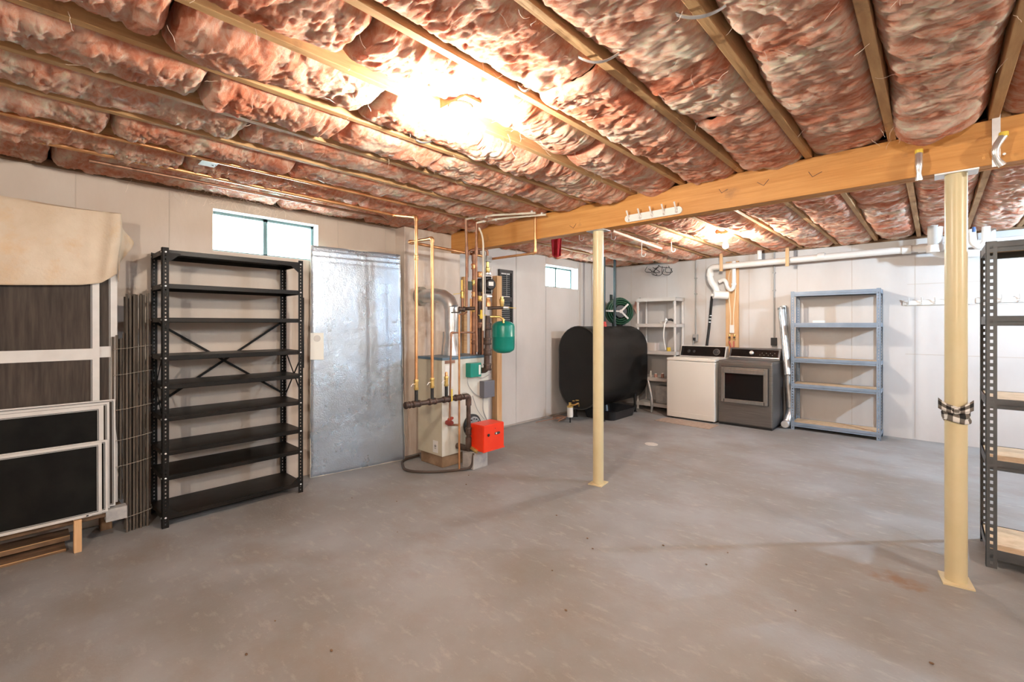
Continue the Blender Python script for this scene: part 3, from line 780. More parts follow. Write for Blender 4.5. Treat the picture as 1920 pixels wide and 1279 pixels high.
obj('valve_wheel', lathe(B(), [(.018, 0), (.018, .008)], c + V((.06, .0, .155)), n=12), M['brass'], t)
obj('bracket', bar(B(), (c.x, c.y, 0), (c.x, c.y, c.z - .07), .02, .006), M['rubber'], t)
pts = [c + V((-.04, 0, .08))]
b = B(); q = onz(1038, 788, .02); pts = [V((c.x - .02, c.y - .02, .10)), V((c.x - .1, c.y - .15, .03))]
for k in range(22): a = k * .6; pts.append(V((q.x - .02 + .09 * math.cos(a), q.y + .16 + .10 * math.sin(a), .012 + .002 * k)))
pts.append(V((q.x - .12, q.y - .25, .012)))
tag(obj('oil_line_coil', tube(b, pts, .005, 6), M['copperd']), 'loose coil of thin copper oil line on the floor left of the tank', 'copper tubing')
t = thing('drain_pan', 'black plastic drain pan on the floor under the oil tank', 'pan', (-3.62, 6.05, 0))
def pan_ring(bm, x0, x1, y0, y1, h):
    k = .03
    prof = [(0, 0.0), (k, h), (k + .015, h), (k + .01, h - .01), (k - .01, h - .01), (-.008, .008)]
    lo = [(x0 + k, y0 + k), (x1 - k, y0 + k), (x1 - k, y1 - k), (x0 + k, y1 - k)]
    def rr(off, z, r=.07):
        a0, b0, a1, b1 = x0 + k - off, y0 + k - off, x1 - k + off, y1 - k + off; out = []
        for cx, cy, s in ((a1 - r, b1 - r, 0), (a0 + r, b1 - r, 1), (a0 + r, b0 + r, 2), (a1 - r, b0 + r, 3)):
            for j in range(5):
                a = math.pi / 2 * (s + j / 4); out.append(bm.verts.new((cx + r * math.cos(a), cy + r * math.sin(a), z)))
        return out
    rings = [rr(o, z) for o, z in prof]
    for a, b in zip(rings, rings[1:]):
        for i in range(len(a)): bm.faces.new((a[i], a[(i + 1) % len(a)], b[(i + 1) % len(a)], b[i]))
    bm.faces.new(rings[0][::-1]); bm.faces.new(rings[-1])
    return bm
obj('pan_shell', pan_ring(B(), -3.86, -3.33, 5.72, 6.42, .13), M['pan'], t)
# hose reel standing on the tank against the wall
t = thing('hose_reel', 'green garden hose wound on a reel on top of the oil tank', 'hose reel', (-3.80, 6.72, TZ1))
hc = V((-3.83, 6.76, 1.59)); ax = V((.72, -.69, 0)).normalized(); s_, u_ = frame_from(ax)
for L_, rr in ((-.07, .20), (-.035, .215), (0, .22), (.035, .215), (.07, .20)):
    for k in range(3):
        r_ = rr - k * .034
        obj('hose_loop', tube(B(), [hc + ax * (L_ + .008 * math.sin(a * 2 + k)) + (s_ * math.cos(a) + u_ * math.sin(a)) * (r_ + .006 * math.sin(3 * a + L_ * 90)) for a in [2 * math.pi * i / 28 for i in range(28)]], .0115, 7, closed=True), M['hose'], t)
for k in range(3):
    a = math.radians((135, 225, 2)[k])
    obj('reel_arm', bar(B(), hc + ax * .105, hc + ax * .105 + (s_ * math.cos(a) + u_ * math.sin(a)) * (.17, .17, .25)[k], .028, .012, ax), M['plast'], t)
obj('drum', lathe(B(), [(.10, -.1), (.10, .1)], hc, ax, 20), M['rubber'], t)
obj('reel_back', lathe(B(), [(.16, -.11), (.16, -.10)], hc, ax, 20), M['rubber'], t)
obj('hub', lathe(B(), [(.03, .1), (.028, .115)], hc, ax, 14), M['plast'], t)
obj('stand', box(B(), (hc.x - .12, hc.y - .03, TZ1 - .012), (hc.x + .05, hc.y + .03, TZ1 + .05)), M['rubber'], t)
c = onx(1147, 560, -4.17)
tag(obj('dark_strip', box(B(), (-4.19, c.y - .035, 1.62), (-4.17, c.y + .035, 1.90), .003), mat('dark_green_strip', (.02, .04, .035), rough=.5)), 'short dark green strip on the wall behind the hose reel', 'strip')
def bag(c, s, label):
    b = B(); r = bmesh.ops.create_icosphere(b, subdivisions=3, radius=1)
    for v in b.verts:
        n = noise.noise(v.co * 1.7 + V(c)); v.co = V(c) + V((v.co.x * s[0], v.co.y * s[1], v.co.z * s[2])) * (1 + .35 * n)
    for f in b.faces: f.smooth = True
    tag(obj('crumpled_bag', b, mat('pink_bag', (.56, .30, .24), (.68, .46, .38), 8, rough=.6)), label, 'bag')
bag((-3.72, 7.16, 1.66), (.05, .06, .10), 'small pinkish crumpled bag hung between hose reel and plastic shelf')
tag(obj('bag_hook_strap', bar(B(), (-3.72, 7.2, 1.66), (-3.72, 7.28, 1.84), .02, .003), M['cable']), 'thin strap holding the crumpled pink bag to the back wall', 'strap')
# curved white trim leaning between tank and washer
c = ony(1222, 705, 6.86)
tag(obj('curved_trim', tube(B(), [(-3.30, 6.72, .50), (-3.27, 6.71, .40), (-3.235, 6.70, .25), (-3.22, 6.69, .10), (-3.23, 6.69, .012)], [.012, .02, .022, .02, .012], 8), M['zinc']), 'curved silvery strip standing between the oil tank and the washer', 'strip')
for (xa, xb, h, lab) in ((-3.28, -2.98, .30, 'rough grey concrete slab piece on the floor under the plastic shelf, left'), ):
    tag(obj('concrete_slab', box(B(), (xa, 6.94, .125), (xb, 7.14, .40), .01), M['greyblk']), 'grey concrete block on the lowest plastic shelf behind the washer', 'block')

# ------------------------------------------------------------------ boiler
bx0, bx1, by0, by1 = -3.83, -3.44, 2.75, 3.36
t = thing('boiler', 'cream oil boiler with blue-grey top on a low stained base by the chimney', 'boiler', ((bx0 + bx1) / 2, (by0 + by1) / 2, 0))
obj('jacket', box(B(), (bx0, by0, .115), (bx1 - .012, by1, 1.04), .004), M['cream'], t)
obj('front_panel', box(B(), (bx1 - .012, by0 - .002, .115), (bx1, by1 + .002, 1.04), .004), M['creamf'], t)
obj('top_cover', box(B(), (bx0 - .008, by0 - .008, 1.035), (bx1 + .008, by1 + .008, 1.06), .005), M['bluetrim'], t)
obj('boiler_base', box(B(), (bx0 + .02, by0 + .02, .0), (bx1 - .02, by1 - .03, .115), .01), M['base'], t)
fx = bx1
def fplate(nm, y0, y1, z0, z1, m, d=.004, par=None, bev=0, label=None): return obj(nm, box(B(), (fx, y0, z0), (fx + d, y1, z1), bev), m, par or t, label=label)
def fy(px): return onx(px, 608, fx).y
def fz(px, py): return onx(px, py, fx).z
fplate('instruction_label', fy(834), fy(850), fz(842, 726), fz(842, 685), M['white'], .002)
fplate('maker_strip', fy(834), fy(853), fz(842, 682), fz(842, 676), M['copperd'], .002)
ab = fplate('control_box', fy(873), fy(893), fz(883, 706), fz(883, 680), M['green'], .075, bev=.004, label='green control box')
fplate('dial_window', fy(893) - .035, fy(893) - .012, fz(883, 702), fz(883, 684), M['white'], .077, ab)
gb = fplate('relay_box', fy(899), fy(919), fz(909, 744), fz(909, 713), M['greybox'], .07, bev=.006, label='grey relay box')
b = B(); prism(b, [(fx, fy(879) + .016 * math.cos(a), fz(882, 763) + .036 * math.sin(a)) for a in [2 * math.pi * k / 16 for k in range(16)]], (.004, 0, 0))
obj('sight_port', b, M['rubber'], t)
cc = V((fx + .002, onx(884, 796, fx).y, fz(884, 797)))
obj('burner_flange', lathe(B(), [(.112, 0), (.112, .02), (.095, .024)], cc, V((1, 0, 0)), 28), M['rubber'], t)
fl = obj('flange_plate', lathe(B(), [(.09, .022), (.088, .034), (.05, .036)], cc, V((1, 0, 0)), 28), mat('cast_silver', (.35, .36, .36), (.5, .51, .51), 30, rough=.5, metal=.6), t)
for k in range(12):
    a = 2 * math.pi * k / 12; p = cc + V((.034, .068 * math.cos(a), .068 * math.sin(a)))
    obj('rib', box(B(), p - V((.004, .006, .006)), p + V((.008, .006, .006))), M['rubber'], fl)
lx = by0 - .003
p0 = ony(812, 825, by0); p1 = ony(821, 850, by0)
obj('seal_label', box(B(), (p0.x, by0 - .002, p1.z), (p1.x, by0, p0.z)), M['white'], t)
pm = (p0 + p1) / 2
lb = B()
for k in range(24):
    a = 2 * math.pi * k / 24; a2 = a + .27; r_ = .013
    bar(lb, (pm.x + r_ * math.cos(a), by0 - .0026, pm.z + .006 + r_ * math.sin(a)), (pm.x + r_ * math.cos(a2), by0 - .0026, pm.z + .006 + r_ * math.sin(a2)), .001, .002)
bar(lb, (pm.x - .012, by0 - .0026, pm.z - .018), (pm.x + .012, by0 - .0026, pm.z - .018), .001, .004)
bar(lb, (pm.x - .008, by0 - .0026, pm.z + .006), (pm.x + .008, by0 - .0026, pm.z + .006), .001, .008)
obj('seal_print', lb, M['ink'], t)
# wiring on the front
for pts, r_ in (([(876, 706), (877, 722), (890, 740), (905, 745)], .004), ([(893, 706), (905, 710), (918, 702)], .004), ([(906, 745), (905, 770), (915, 792)], .006), ([(866, 738), (874, 735), (881, 745)], .003), ([(886, 742), (895, 770), (908, 786)], .003)):
    obj('wire', tube(B(), rnd([onx(x, y, fx + .02) for x, y in pts], .06, 4), r_, 6), M['cable'], t)
tag_ = obj('yellow_tag', box(B(), (bx0 - .03, by0 + .02, .79), (bx0 - .012, by0 + .04, .88)), M['yellow'], t)

t = thing('oil_burner', 'bright red burner cover bolted to the front of the boiler', 'burner', (-3.2, 3.1, .16))
ux0, ux1, uy0, uy1, uz0, uz1 = -3.30, -3.10, 2.965, 3.245, .175, .425
b = prism(B(), [(ux0, uy0, uz0 + .05), (ux0 + .035, uy0, uz0), (ux1, uy0, uz0), (ux1, uy0, uz1), (ux0 + .01, uy0, uz1), (ux0, uy0, uz1 - .02)], (0, uy1 - uy0, 0))
bmesh.ops.bevel(b, geom=b.edges[:], offset=.006, segments=2, affect='EDGES')
cov = obj('cover', b, M['red'], t)
obj('cover_lip', box(B(), (ux1 - .004, uy0 - .004, uz0), (ux1 + .003, uy1 + .004, uz0 + .012)), M['red'], cov)
obj('air_tube', lathe(B(), [(.06, 0), (.06, .14)], (ux0 - .13, 3.09, .32), V((1, 0, 0)), 20), M['rubber'], t)
obj('blower_housing', box(B(), (ux0 - .05, uy0 + .02, uz0 - .01), (ux0 + .005, uy1 - .03, uz1 - .02), .01), M['rubber'], t)
obj('reset_button', lathe(B(), [(.014, 0), (.014, .006), (.008, .01)], (ux1, uy0 + .065, uz0 + .155), V((1, 0, 0)), 16), M['rubber'], cov)
b = B(); prism(b, [(ux1, 3.15 + .036 * max(-1, min(1, 1.4 * math.cos(a))) , uz0 + .155 + .013 * math.sin(a)) for a in [2 * math.pi * k / 20 for k in range(20)]], (.0015, 0, 0))
ba = obj('badge', b, M['ink'], cov)
obj('badge_mark', lathe(B(), [(.009, 0), (.009, .003)], (ux1, 3.135, uz0 + .155), V((1, 0, 0)), 12), M['white'], ba)
obj('screw_hole', lathe(B(), [(.004, 0), (.004, .002)], (ux1, 3.12, uz0 + .205), V((1, 0, 0)), 8), M['ink'], cov)
tag(obj('concrete_block', box(B(), (-3.36, 2.93, 0), (-3.20, 3.12, .165), .008), M['greyblk']), 'small grey concrete block on the floor under the red burner', 'block')

# flue pipe
t = thing('flue_pipe', 'galvanised elbow flue pipe from the boiler top into the chimney', 'flue pipe', (-3.65, 3.05, 1.06))
fc = V((-3.655, 3.04, 1.68)); ZF = 1.68
pts = [V((-4.05, 2.93, ZF)), V((-3.83, 2.985, ZF)), V((-3.75, 3.01, ZF - .015)), V((-3.685, 3.03, ZF - .06)), V((-3.655, 3.04, ZF - .13)), V((-3.655, 3.04, 1.36))]
obj('horizontal_run', tube(B(), pts[:2], .072, 24), M['zinc'], t)
obj('elbow', tube(B(), pts[1:5], .075, 24), M['zinc'], t)
obj('vertical_run', tube(B(), pts[4:], .070, 24), M['zinc'], t)
obj('seam_ring', tube(B(), [V((-3.655, 3.04, 1.545)), V((-3.655, 3.04, 1.555))], .0765, 24), M['zinc'], t)
obj('seam_ring', tube(B(), [V((-3.85, 2.98, ZF)), V((-3.84, 2.983, ZF))], .078, 24), M['zinc'], t)
obj('thimble_collar', tube(B(), [V((-4.055, 2.93, ZF)), V((-4.01, 2.94, ZF))], .10, 24), mat('dull_collar', (.30, .27, .23), rough=.6, metal=.5), t)
obj('reducer', lathe(B(), [(.085, 1.06), (.085, 1.10), (.062, 1.22), (.070, 1.37)], (-3.655, 3.04, 0), n=24), M['zinc'], t)
obj('draft_hood_leg', bar(B(), (-3.76, 3.0, 1.06), (-3.73, 3.0, 1.30), .02, .004), M['zinc'], t)
obj('draft_hood_leg', bar(B(), (-3.56, 3.05, 1.06), (-3.58, 3.05, 1.30), .02, .004), M['zinc'], t)
obj('pipe_clamp', bar(B(), at(846, 586, 4.45), at(862, 586, 4.45), .02, .012), M['rubber'], t)

# heating manifold in front of the boiler
def fitting(bm, c, axis, r, l): return lathe(bm, [(r * .9, -l), (r, -l + .006), (r, -l + .018), (r * .86, -l + .02), (r * .86, l - .02), (r, l - .018), (r, l - .006), (r * .9, l)], c, axis, 14)
mx, mz = -3.27, .695
t = thing('heating_manifold', 'dark iron header pipe with valves running past the boiler side and down its front', 'pipe', (mx, 2.6, .15))
obj('header_pipe', tube(B(), [(mx, 2.24, mz), (mx, 2.88, mz)], .021, 14), M['iron'], t)
obj('end_cap', fitting(B(), (mx, 2.245, mz), V((0, 1, 0)), .03, .03), M['iron'], t)
elb = rnd([(mx, 2.86, mz), (mx, 2.93, mz), (mx, 2.93, mz - .09)], .05)
obj('elbow', tube(B(), elb, .028, 14), M['iron'], t)
obj('drop_pipe', tube(B(), [(mx, 2.93, mz - .07), (mx, 2.93, .17)], .021, 14), M['iron'], t)
obj('bottom_elbow', tube(B(), rnd([(mx, 2.93, .30), (mx, 2.93, .19), (fx + .01, 2.93, .19)], .04), .029, 14), M['iron'], t)
obj('coupling', fitting(B(), (mx, 2.93, .36), V((0, 0, 1)), .031, .035), M['iron'], t)
for yy in (2.33, 2.50, 2.66, 2.80):
    obj('tee', fitting(B(), (mx, yy, mz), V((0, 1, 0)), .031, .04), M['iron'], t)
for yy in (2.33, 2.50, 2.66):
    obj('nipple', tube(B(), [(mx, yy, mz + .02), (mx, yy, mz + .12)], .015, 10), M['rubber'], t)
    v = obj('ball_valve', fitting(B(), (mx, yy, mz + .165), V((0, 0, 1)), .021, .045), M['brass'], t)
    obj('valve_lever', tube(B(), rnd([(mx, yy - .015, mz + .17), (mx + .01, yy - .045, mz + .175), (mx + .02, yy - .07, mz + .155)], .01), .004, 6), M['zinc'], v)
obj('cap', lathe(B(), [(.014, 0), (.014, .03), (.008, .04)], (mx, 2.66, mz + .21), n=10), M['copper'], t)
obj('yellow_flag', bar(B(), (mx + .03, 2.70, mz - .02), (mx + .03, 2.70, mz + .09), .004, .014), M['yellow'], t)
obj('drain_valve', tube(B(), rnd([(mx, 2.95, .20), (mx + .05, 2.95, .19), (mx + .09, 2.96, .17)], .02), .018, 10), M['brass'], t)
obj('drain_handle', lathe(B(), [(.022, 0), (.022, .01)], (mx + .05, 2.98, .16), V((.5, .6, .3)), 12), mat('red_handle', (.55, .06, .04), rough=.4), t)
tag(obj('drain_hose', tube(B(), rnd([(mx + .06, 2.94, .16), (mx + .05, 2.93, .012), (mx - .12, 2.62, .012), (-3.62, 2.45, .012), (-3.93, 2.62, .012), (-3.95, 2.85, .012)], .18, 7), .012, 8), mat('brown_hose', (.07, .05, .04), rough=.5)), 'thin dark hose looping on the floor round the boiler base', 'hose')

# copper pipes
def cpipe(pts, r, m, label, name='copper_pipe', rad=.02, caps=()):
    t = thing(name, label, 'pipe', V(pts[0]))
    obj('pipe_run', tube(B(), rnd(pts, rad), r, 10), m, t)
    for c, a in caps: obj('coupling', fitting(B(), c, a, r * 1.35, .022), m, t)
    for p, q, s in zip(pts, pts[1:], pts[2:]):
        obj('elbow', tube(B(), rnd([V(q) + (V(p) - V(q)).normalized() * .035, q, V(q) + (V(s) - V(q)).normalized() * .035], .018), r * 1.35, 10), m, t)
    return t
yA, yB = 2.33, 2.50
cpipe([(mx, yA, mz + .20), (mx, yA, 2.30), (-3.62, yA, 2.375), (-3.64, .1, 2.395)], .0145, M['copper'], 'bright copper pipe rising from the manifold end to the ceiling, tallest', caps=[((mx, yA, 1.95), V((0, 0, 1)))])
cpipe([(mx, yB, mz + .20), (mx, yB, 2.14), (-3.62, yB, 2.15), (-3.62, 3.50, 2.12)], .0145, M['copper'], 'copper riser second from the manifold end, turning back to the wall')
cpipe([(-3.30, -.2, 2.398), (-3.30, 2.25, 2.398)], .011, M['copper'], 'thin copper pipe under the ceiling, further from the left wall')
cpipe([(-3.78, .3, 2.375), (-3.78, 2.3, 2.375), (-3.9, 2.45, 2.375)], .011, M['copperd'], 'dull copper pipe under the ceiling beside the window wall')
D = 4.25
a0 = at(843, 612, 4.3)
cpipe([at(894, 623, 4.62), at(846, 624, 4.30), at(843, 790, 4.30)], .0085, M['copperd'], 'thin dull copper pipe dropping across the left of the boiler front', rad=.03)
rv = thing('feed_valve', 'red handled valve on the boiler front below the thin pipe', 'valve', at(843, 795, 4.4))
obj('valve_body', lathe(B(), [(.02, -.04), (.026, -.02), (.026, .02), (.018, .035)], at(843, 793, 4.36), V((1, .2, 0)), 12), mat('valve_red', (.30, .05, .04), rough=.5), rv)
obj('valve_handle', lathe(B(), [(.03, 0), (.03, .008)], at(845, 786, 4.30), V((0, -.4, 1)), 14), mat('valve_red2', (.42, .05, .03), rough=.4), rv)
obj('valve_stub', tube(B(), [at(840, 797, 4.38), at(862, 797, 4.30)], .011, 8), M['copperd'], rv)
cpipe([at(861, 590, 4.30), at(861, 880, 4.30)], .0095, M['copper'], 'straight copper pipe standing in front of the boiler down to the floor')
cpipe([(-3.33, 2.95, 2.395), at(875, 470, 4.48), at(875, 575, 4.5)], .013, M['copperd'], 'dull vertical pipe in front of the beam end, left of two')
cpipe([(-3.33, 3.09, 2.385), at(893, 470, 4.55), at(893, 600, 4.58), at(894, 660, 4.6)], .013, M['copperd'], 'dull vertical pipe in front of the beam end, right of two')
cpipe([(-2.78, 3.335, 2.41), (-2.78, 3.335, 2.055), (-3.36, 3.335, 2.055)], .012, M['copper'], 'bright copper pipe down the beam face turning back to the boiler')
for (p, q, z, lab, r) in (((-3.33, 2.95), (-2.66, 3.20), 2.395, 'white insulated cable along the ceiling to the beam, upper of two', .011), ((-3.33, 3.09), (-2.60, 3.27), 2.382, 'white insulated cable along the ceiling to the beam, lower of two', .010)):
    t = thing('white_tube', lab, 'tube', (p[0], p[1], z))
    obj('tube_run', tube(B(), [V((p[0], p[1], z)), V((p[0] + .12, p[1] + .03, z + .012)), V(((p[0] + q[0]) / 2, (p[1] + q[1]) / 2, z + .012)), V((q[0], q[1], z - .004))], r, 10), M['pex'], t)
    for s in (.12, .3, .95): obj('clamp', lathe(B(), [(r * 1.3, -.008), (r * 1.3, .008)], V((p[0] + (q[0] - p[0]) * s, p[1] + (q[1] - p[1]) * s, z + .008)), V((1, .3, 0)), 12), M['white'], t)

# near-boiler piping cluster
t = thing('boiler_riser', 'thick dark iron riser with pump and brass valves above the boiler front', 'pipe', at(912, 695, 4.68))
A = lambda px, py, d=4.68: at(px, py, d)
ft = fx
obj('riser_pipe', tube(B(), rnd([V((ft - .02, A(906, 695).y, A(905, 695).z)), A(912, 695), A(914, 640), A(914, 592)], .05), .030, 14), M['iron'], t)
for py in (688, 660, 640, 612): obj('coupling', fitting(B(), A(914, py), V((0, 0, 1)), .042, .035), M['iron'], t)
obj('copper_reducer', lathe(B(), [(.032, 0), (.034, .04), (.022, .065), (.018, .09)], A(915, 575), n=16), M['copper'], t)
obj('lower_flange', lathe(B(), [(.045, 0), (.045, .014)], A(915, 557), n=16), M['zinc'], t)
pu = obj('pump_body', lathe(B(), [(.04, -.085), (.058, -.07), (.062, 0), (.058, .07), (.04, .085)], A(914, 535), n=20), M['rubber'], t)
obj('pump_motor', lathe(B(), [(.058, 0), (.056, .10), (.045, .115)], A(914, 535), V((.9, -.45, 0)), 20), M['rubber'], pu)
c = A(914, 534) + V((.9, -.45, 0)).normalized() * .118
obj('pump_label', bar(B(), c + V((0, 0, -.02)), c + V((0, 0, .02)), .05, .004, V((.9, -.45, 0))), M['white'], pu)
obj('upper_flange', lathe(B(), [(.045, 0), (.045, .014)], A(914, 515), n=16), M['zinc'], t)
v = obj('brass_union', lathe(B(), [(.018, 0), (.026, .02), (.026, .05), (.016, .06), (.016, .12)], A(914, 512), n=12), M['brass'], t)
obj('valve_block', box(B(), A(914, 486) - V((.035, .035, .03)), A(914, 486) + V((.035, .035, .03)), .006), M['greyblk'], t)
obj('top_run', tube(B(), rnd([A(914, 505), A(914, 470), A(905, 467), A(880, 470), A(876, 482), A(876, 520)], .03), .014, 10), M['copperd'], t)
obj('brace_wire', tube(B(), [A(922, 500, 4.6), A(922, 552, 4.6)], .004, 6), M['white'], t)
# side branch to expansion tank
obj('side_branch', tube(B(), [A(914, 578), A(938, 577), A(952, 577)], .016, 12), M['iron'], t)
rl = obj('relief_valve', lathe(B(), [(.016, 0), (.022, .02), (.027, .05), (.027, .075), (.018, .08), (.018, .10)], A(941, 575), n=14), M['brass'], t)
bv = obj('ball_valve', fitting(B(), A(949, 577), V((.735, .678, 0)), .02, .03), M['zinc'], t)
obj('valve_lever', bar(B(), A(953, 577, 4.62), A(968, 578, 4.62), .016, .005), M['yellow'], bv)
obj('lower_branch', tube(B(), [A(916, 594), A(937, 594), A(943, 598), A(944, 606)], .012, 10), M['brass'], t)

t = thing('return_stack', 'cluster of brown copper pipes and yellow lever valves left of the iron riser', 'pipe', A(898, 690, 4.85))
E_ = lambda px, py: at(px, py, 4.85)
for px, ya_, yb_, r_, m_ in ((889, 482, 700, .024, 'copperd'), (899, 545, 690, .022, 'iron'), (905, 520, 700, .014, 'copperd'), (883, 560, 690, .012, 'copper')):
    obj('stack_pipe', tube(B(), [E_(px, ya_), E_(px, yb_)], r_, 12), M[m_], t)
for px, py, r_, m_ in ((889, 500, .032, 'copper'), (889, 530, .030, 'brass'), (889, 552, .030, 'copper'), (889, 580, .033, 'brass'), (889, 640, .033, 'copperd'), (899, 610, .032, 'copperd'), (899, 560, .03, 'brass'), (905, 545, .022, 'brass'), (899, 515, .03, 'copper')):
    obj('coupling', fitting(B(), E_(px, py), V((0, 0, 1)), r_, .03), M[m_], t)
obj('pump', lathe(B(), [(.035, -.07), (.05, -.05), (.05, .05), (.035, .07)], E_(902, 535), n=16), M['rubber'], t)
obj('elbow_top', tube(B(), rnd([E_(889, 490), E_(889, 474), E_(900, 472)], .03), .028, 12), M['copperd'], t)
cv = obj('check_valve', box(B(), E_(881, 536) - V((.03, .03, .045)), E_(881, 536) + V((.03, .03, .045)), .008), mat('green_grey_valve', (.13, .17, .14), rough=.5), t)
gv = obj('gate_valve', lathe(B(), [(.018, 0), (.022, .03), (.014, .05), (.014, .09)], at(903, 598, 4.55), n=10), M['yellow'], t)
obj('valve_handle', bar(B(), at(897, 591, 4.55), at(912, 591, 4.55), .014, .006), M['yellow'], gv)

t = thing('zone_valve_branch', 'small dark branch with brass valve and upright yellow lever beside the flue', 'valve', at(866, 580, 4.6))
G_ = lambda px, py: at(px, py, 4.6)
obj('branch_pipe', tube(B(), [G_(862, 580), G_(892, 578)], .018, 12), M['iron'], t)
obj('tee', fitting(B(), G_(866, 580), V((.735, .678, 0)), .028, .035), M['iron'], t)
obj('upright', tube(B(), [G_(867, 578), G_(867, 545)], .013, 10), M['copperd'], t)
v = obj('brass_valve', fitting(B(), G_(867, 553), V((0, 0, 1)), .022, .035), M['brass'], t)
obj('valve_lever', bar(B(), G_(866, 545), G_(866, 525), .018, .006, V((1, -1, 0))), M['yellow'], v)
obj('small_lever', bar(B(), G_(850, 552), G_(864, 550), .012, .005), M['yellow'], v)
obj('link_pipe', tube(B(), rnd([G_(861, 590), G_(872, 588), G_(876, 584)], .02), .008, 8), M['copperd'], t)

t = thing('expansion_tank', 'round green expansion tank hanging beside the iron riser', 'tank', (-3.40, 3.55, 1.07))
ec = at(944, 632, 4.85)
obj('tank_shell', lathe(B(), [(.02, -.172), (.07, -.165), (.11, -.14), (.119, -.11), (.119, -.002), (.1205, 0), (.1205, .008), (.119, .010), (.119, .11), (.11, .14), (.07, .165), (.02, .172)], ec, n=32), M['green'], t)
obj('tank_neck', tube(B(), [ec + V((0, 0, .165)), at(944, 600, 4.78)], .013, 10), M['brass'], t)
t = thing('grey_cable', 'pale conduit running down the boiler pipes from the beam', 'cable', at(899, 430, 4.52))
obj('cable_run', tube(B(), rnd([at(898, 427, 4.5), at(904, 440, 4.5), at(906, 455, 4.5), at(906, 620, 4.55)], .05, 5), .009, 8), M['pex'], t)
obj('cable_run', tube(B(), rnd([at(909, 470, 4.5), at(910, 560, 4.55), at(908, 620, 4.6)], .05, 5), .006, 8), M['cable'], t)

# stud, plywood and louvred shutter on the wall behind
tag(obj('wall_stud', box(B(), (-4.188, 4.16, .0), (-4.10, 4.25, 2.0), .002, 1), M['stud']), 'raw orange stud standing against the left wall behind the boiler', 'stud')
tag(obj('wall_stud', box(B(), (-4.188, 3.64, .0), (-4.14, 3.69, 1.95), .002, 1), M['joist']), 'narrow stud on the left wall right behind the boiler pipes', 'stud')
t = thing('louvred_shutter', 'black louvred shutter hanging on the left wall behind the green tank', 'shutter', (-4.15, 4.38, 1.40))
sy0, sy1, sz0, sz1 = 4.27, 4.53, 1.30, 2.10
b = B()
for a_, b_ in ((sy0, sy0 + .03), (sy1 - .03, sy1)): box(b, (-4.19, a_, sz0), (-4.16, b_, sz1))
for a_, b_ in ((sz0, sz0 + .04), (sz1 - .04, sz1), (1.68, 1.74)): box(b, (-4.19, sy0 + .03, a_), (-4.161, sy1 - .03, b_))
obj('shutter_frame', b, mat('shutter_black', (.03, .028, .028), rough=.5), t)
zz = sz0 + .05
sm_ = mat('slat_dark', (.05, .055, .06), rough=.45)
while zz < sz1 - .05:
    if not 1.665 < zz < 1.745:
        obj('slat', bar(B(), (-4.176, sy0 + .03, zz), (-4.176, sy1 - .03, zz), .004, .022, V((.6, 0, .8))), sm_, t)
    zz += .026
obj('tilt_rod', bar(B(), (-4.158, (sy0 + sy1) / 2, 1.76), (-4.158, (sy0 + sy1) / 2, 2.05), .008, .006), M['cable'], t)

# ------------------------------------------------------------------ leaning foil board
t = thing('foil_insulation_board', 'tall shiny foil faced insulation board leaning on the wall beside the boiler', 'insulation board', (-4.06, 2.24, 0))
BL_, BR_, TR_, TL_ = V((-4.13, 1.79, .0)), V((-3.98, 2.69, .0)), V((-4.035, 2.67, 2.09)), V((-4.185, 1.82, 2.10))
nrm = (BR_ - BL_).cross(TL_ - BL_).normalized()
if nrm.x < 0: nrm = -nrm
b = B(); NU, NV = 60, 130; g = []
for j in range(NV + 1):
    row = []
    for i in range(NU + 1):
        u, v = i / NU, j / NV
        p = (BL_ * (1 - u) + BR_ * u) * (1 - v) + (TL_ * (1 - u) + TR_ * u) * v
        ed = min(u, 1 - u, v * 2.3, (1 - v) * 2.3)
        k = noise.noise(V((u * 3, v * 6, 2))) * .006 + noise.noise(V((u * 26, v * 30, 5))) * .0016 + noise.noise(V((u * 60, v * 70, 8))) * .0008
        if v > .93: k += .003 * math.sin(v * 260)
        p = p + nrm * (.026 + k - .012 * max(0, 1 - ed / .02))
        if i in (0, NU): p += (BR_ - BL_).normalized() * noise.noise(V((0, v * 25, i))) * .006
        row.append(b.verts.new(p))
    g.append(row)
for j in range(NV):
    for i in range(NU):
        f = b.faces.new((g[j][i], g[j][i + 1], g[j + 1][i + 1], g[j + 1][i])); f.smooth = True
obj('foil_face', b, M['foil'], t)
b = B(); c4 = [BL_, BR_, TR_, TL_]; prism(b, [p + nrm * .002 for p in c4], nrm * .014); obj('foam_core', b, M['foam'], t)
p0 = BL_ * .67 + TL_ * .33
def onboard(u, z, k=.035):
    v = z / 2.1
    return (BL_ * (1 - u) + BR_ * u) * (1 - v) + (TL_ * (1 - u) + TR_ * u) * v + nrm * k
b = prism(B(), [onboard(-.01, 1.06), onboard(.12, 1.055), onboard(.12, 1.30), onboard(-.01, 1.30)], nrm * .012)
wp = obj('white_patch', b, M['paper'], t, label='white rectangular patch with rounded notch')
obj('notch', lathe(B(), [(.03, 0), (.03, .004), (.022, .005)], onboard(.055, 1.25, .046), nrm, 20), mat('patch_grey', (.6, .59, .56), rough=.7), wp)
tag(obj('thin_black_rod', tube(B(), [(-3.835, 1.609, 1.02), (-3.835, 1.609, 1.60)], .008, 8), M['rubber']), 'short black rod hanging on the right side of the black rack', 'rod')

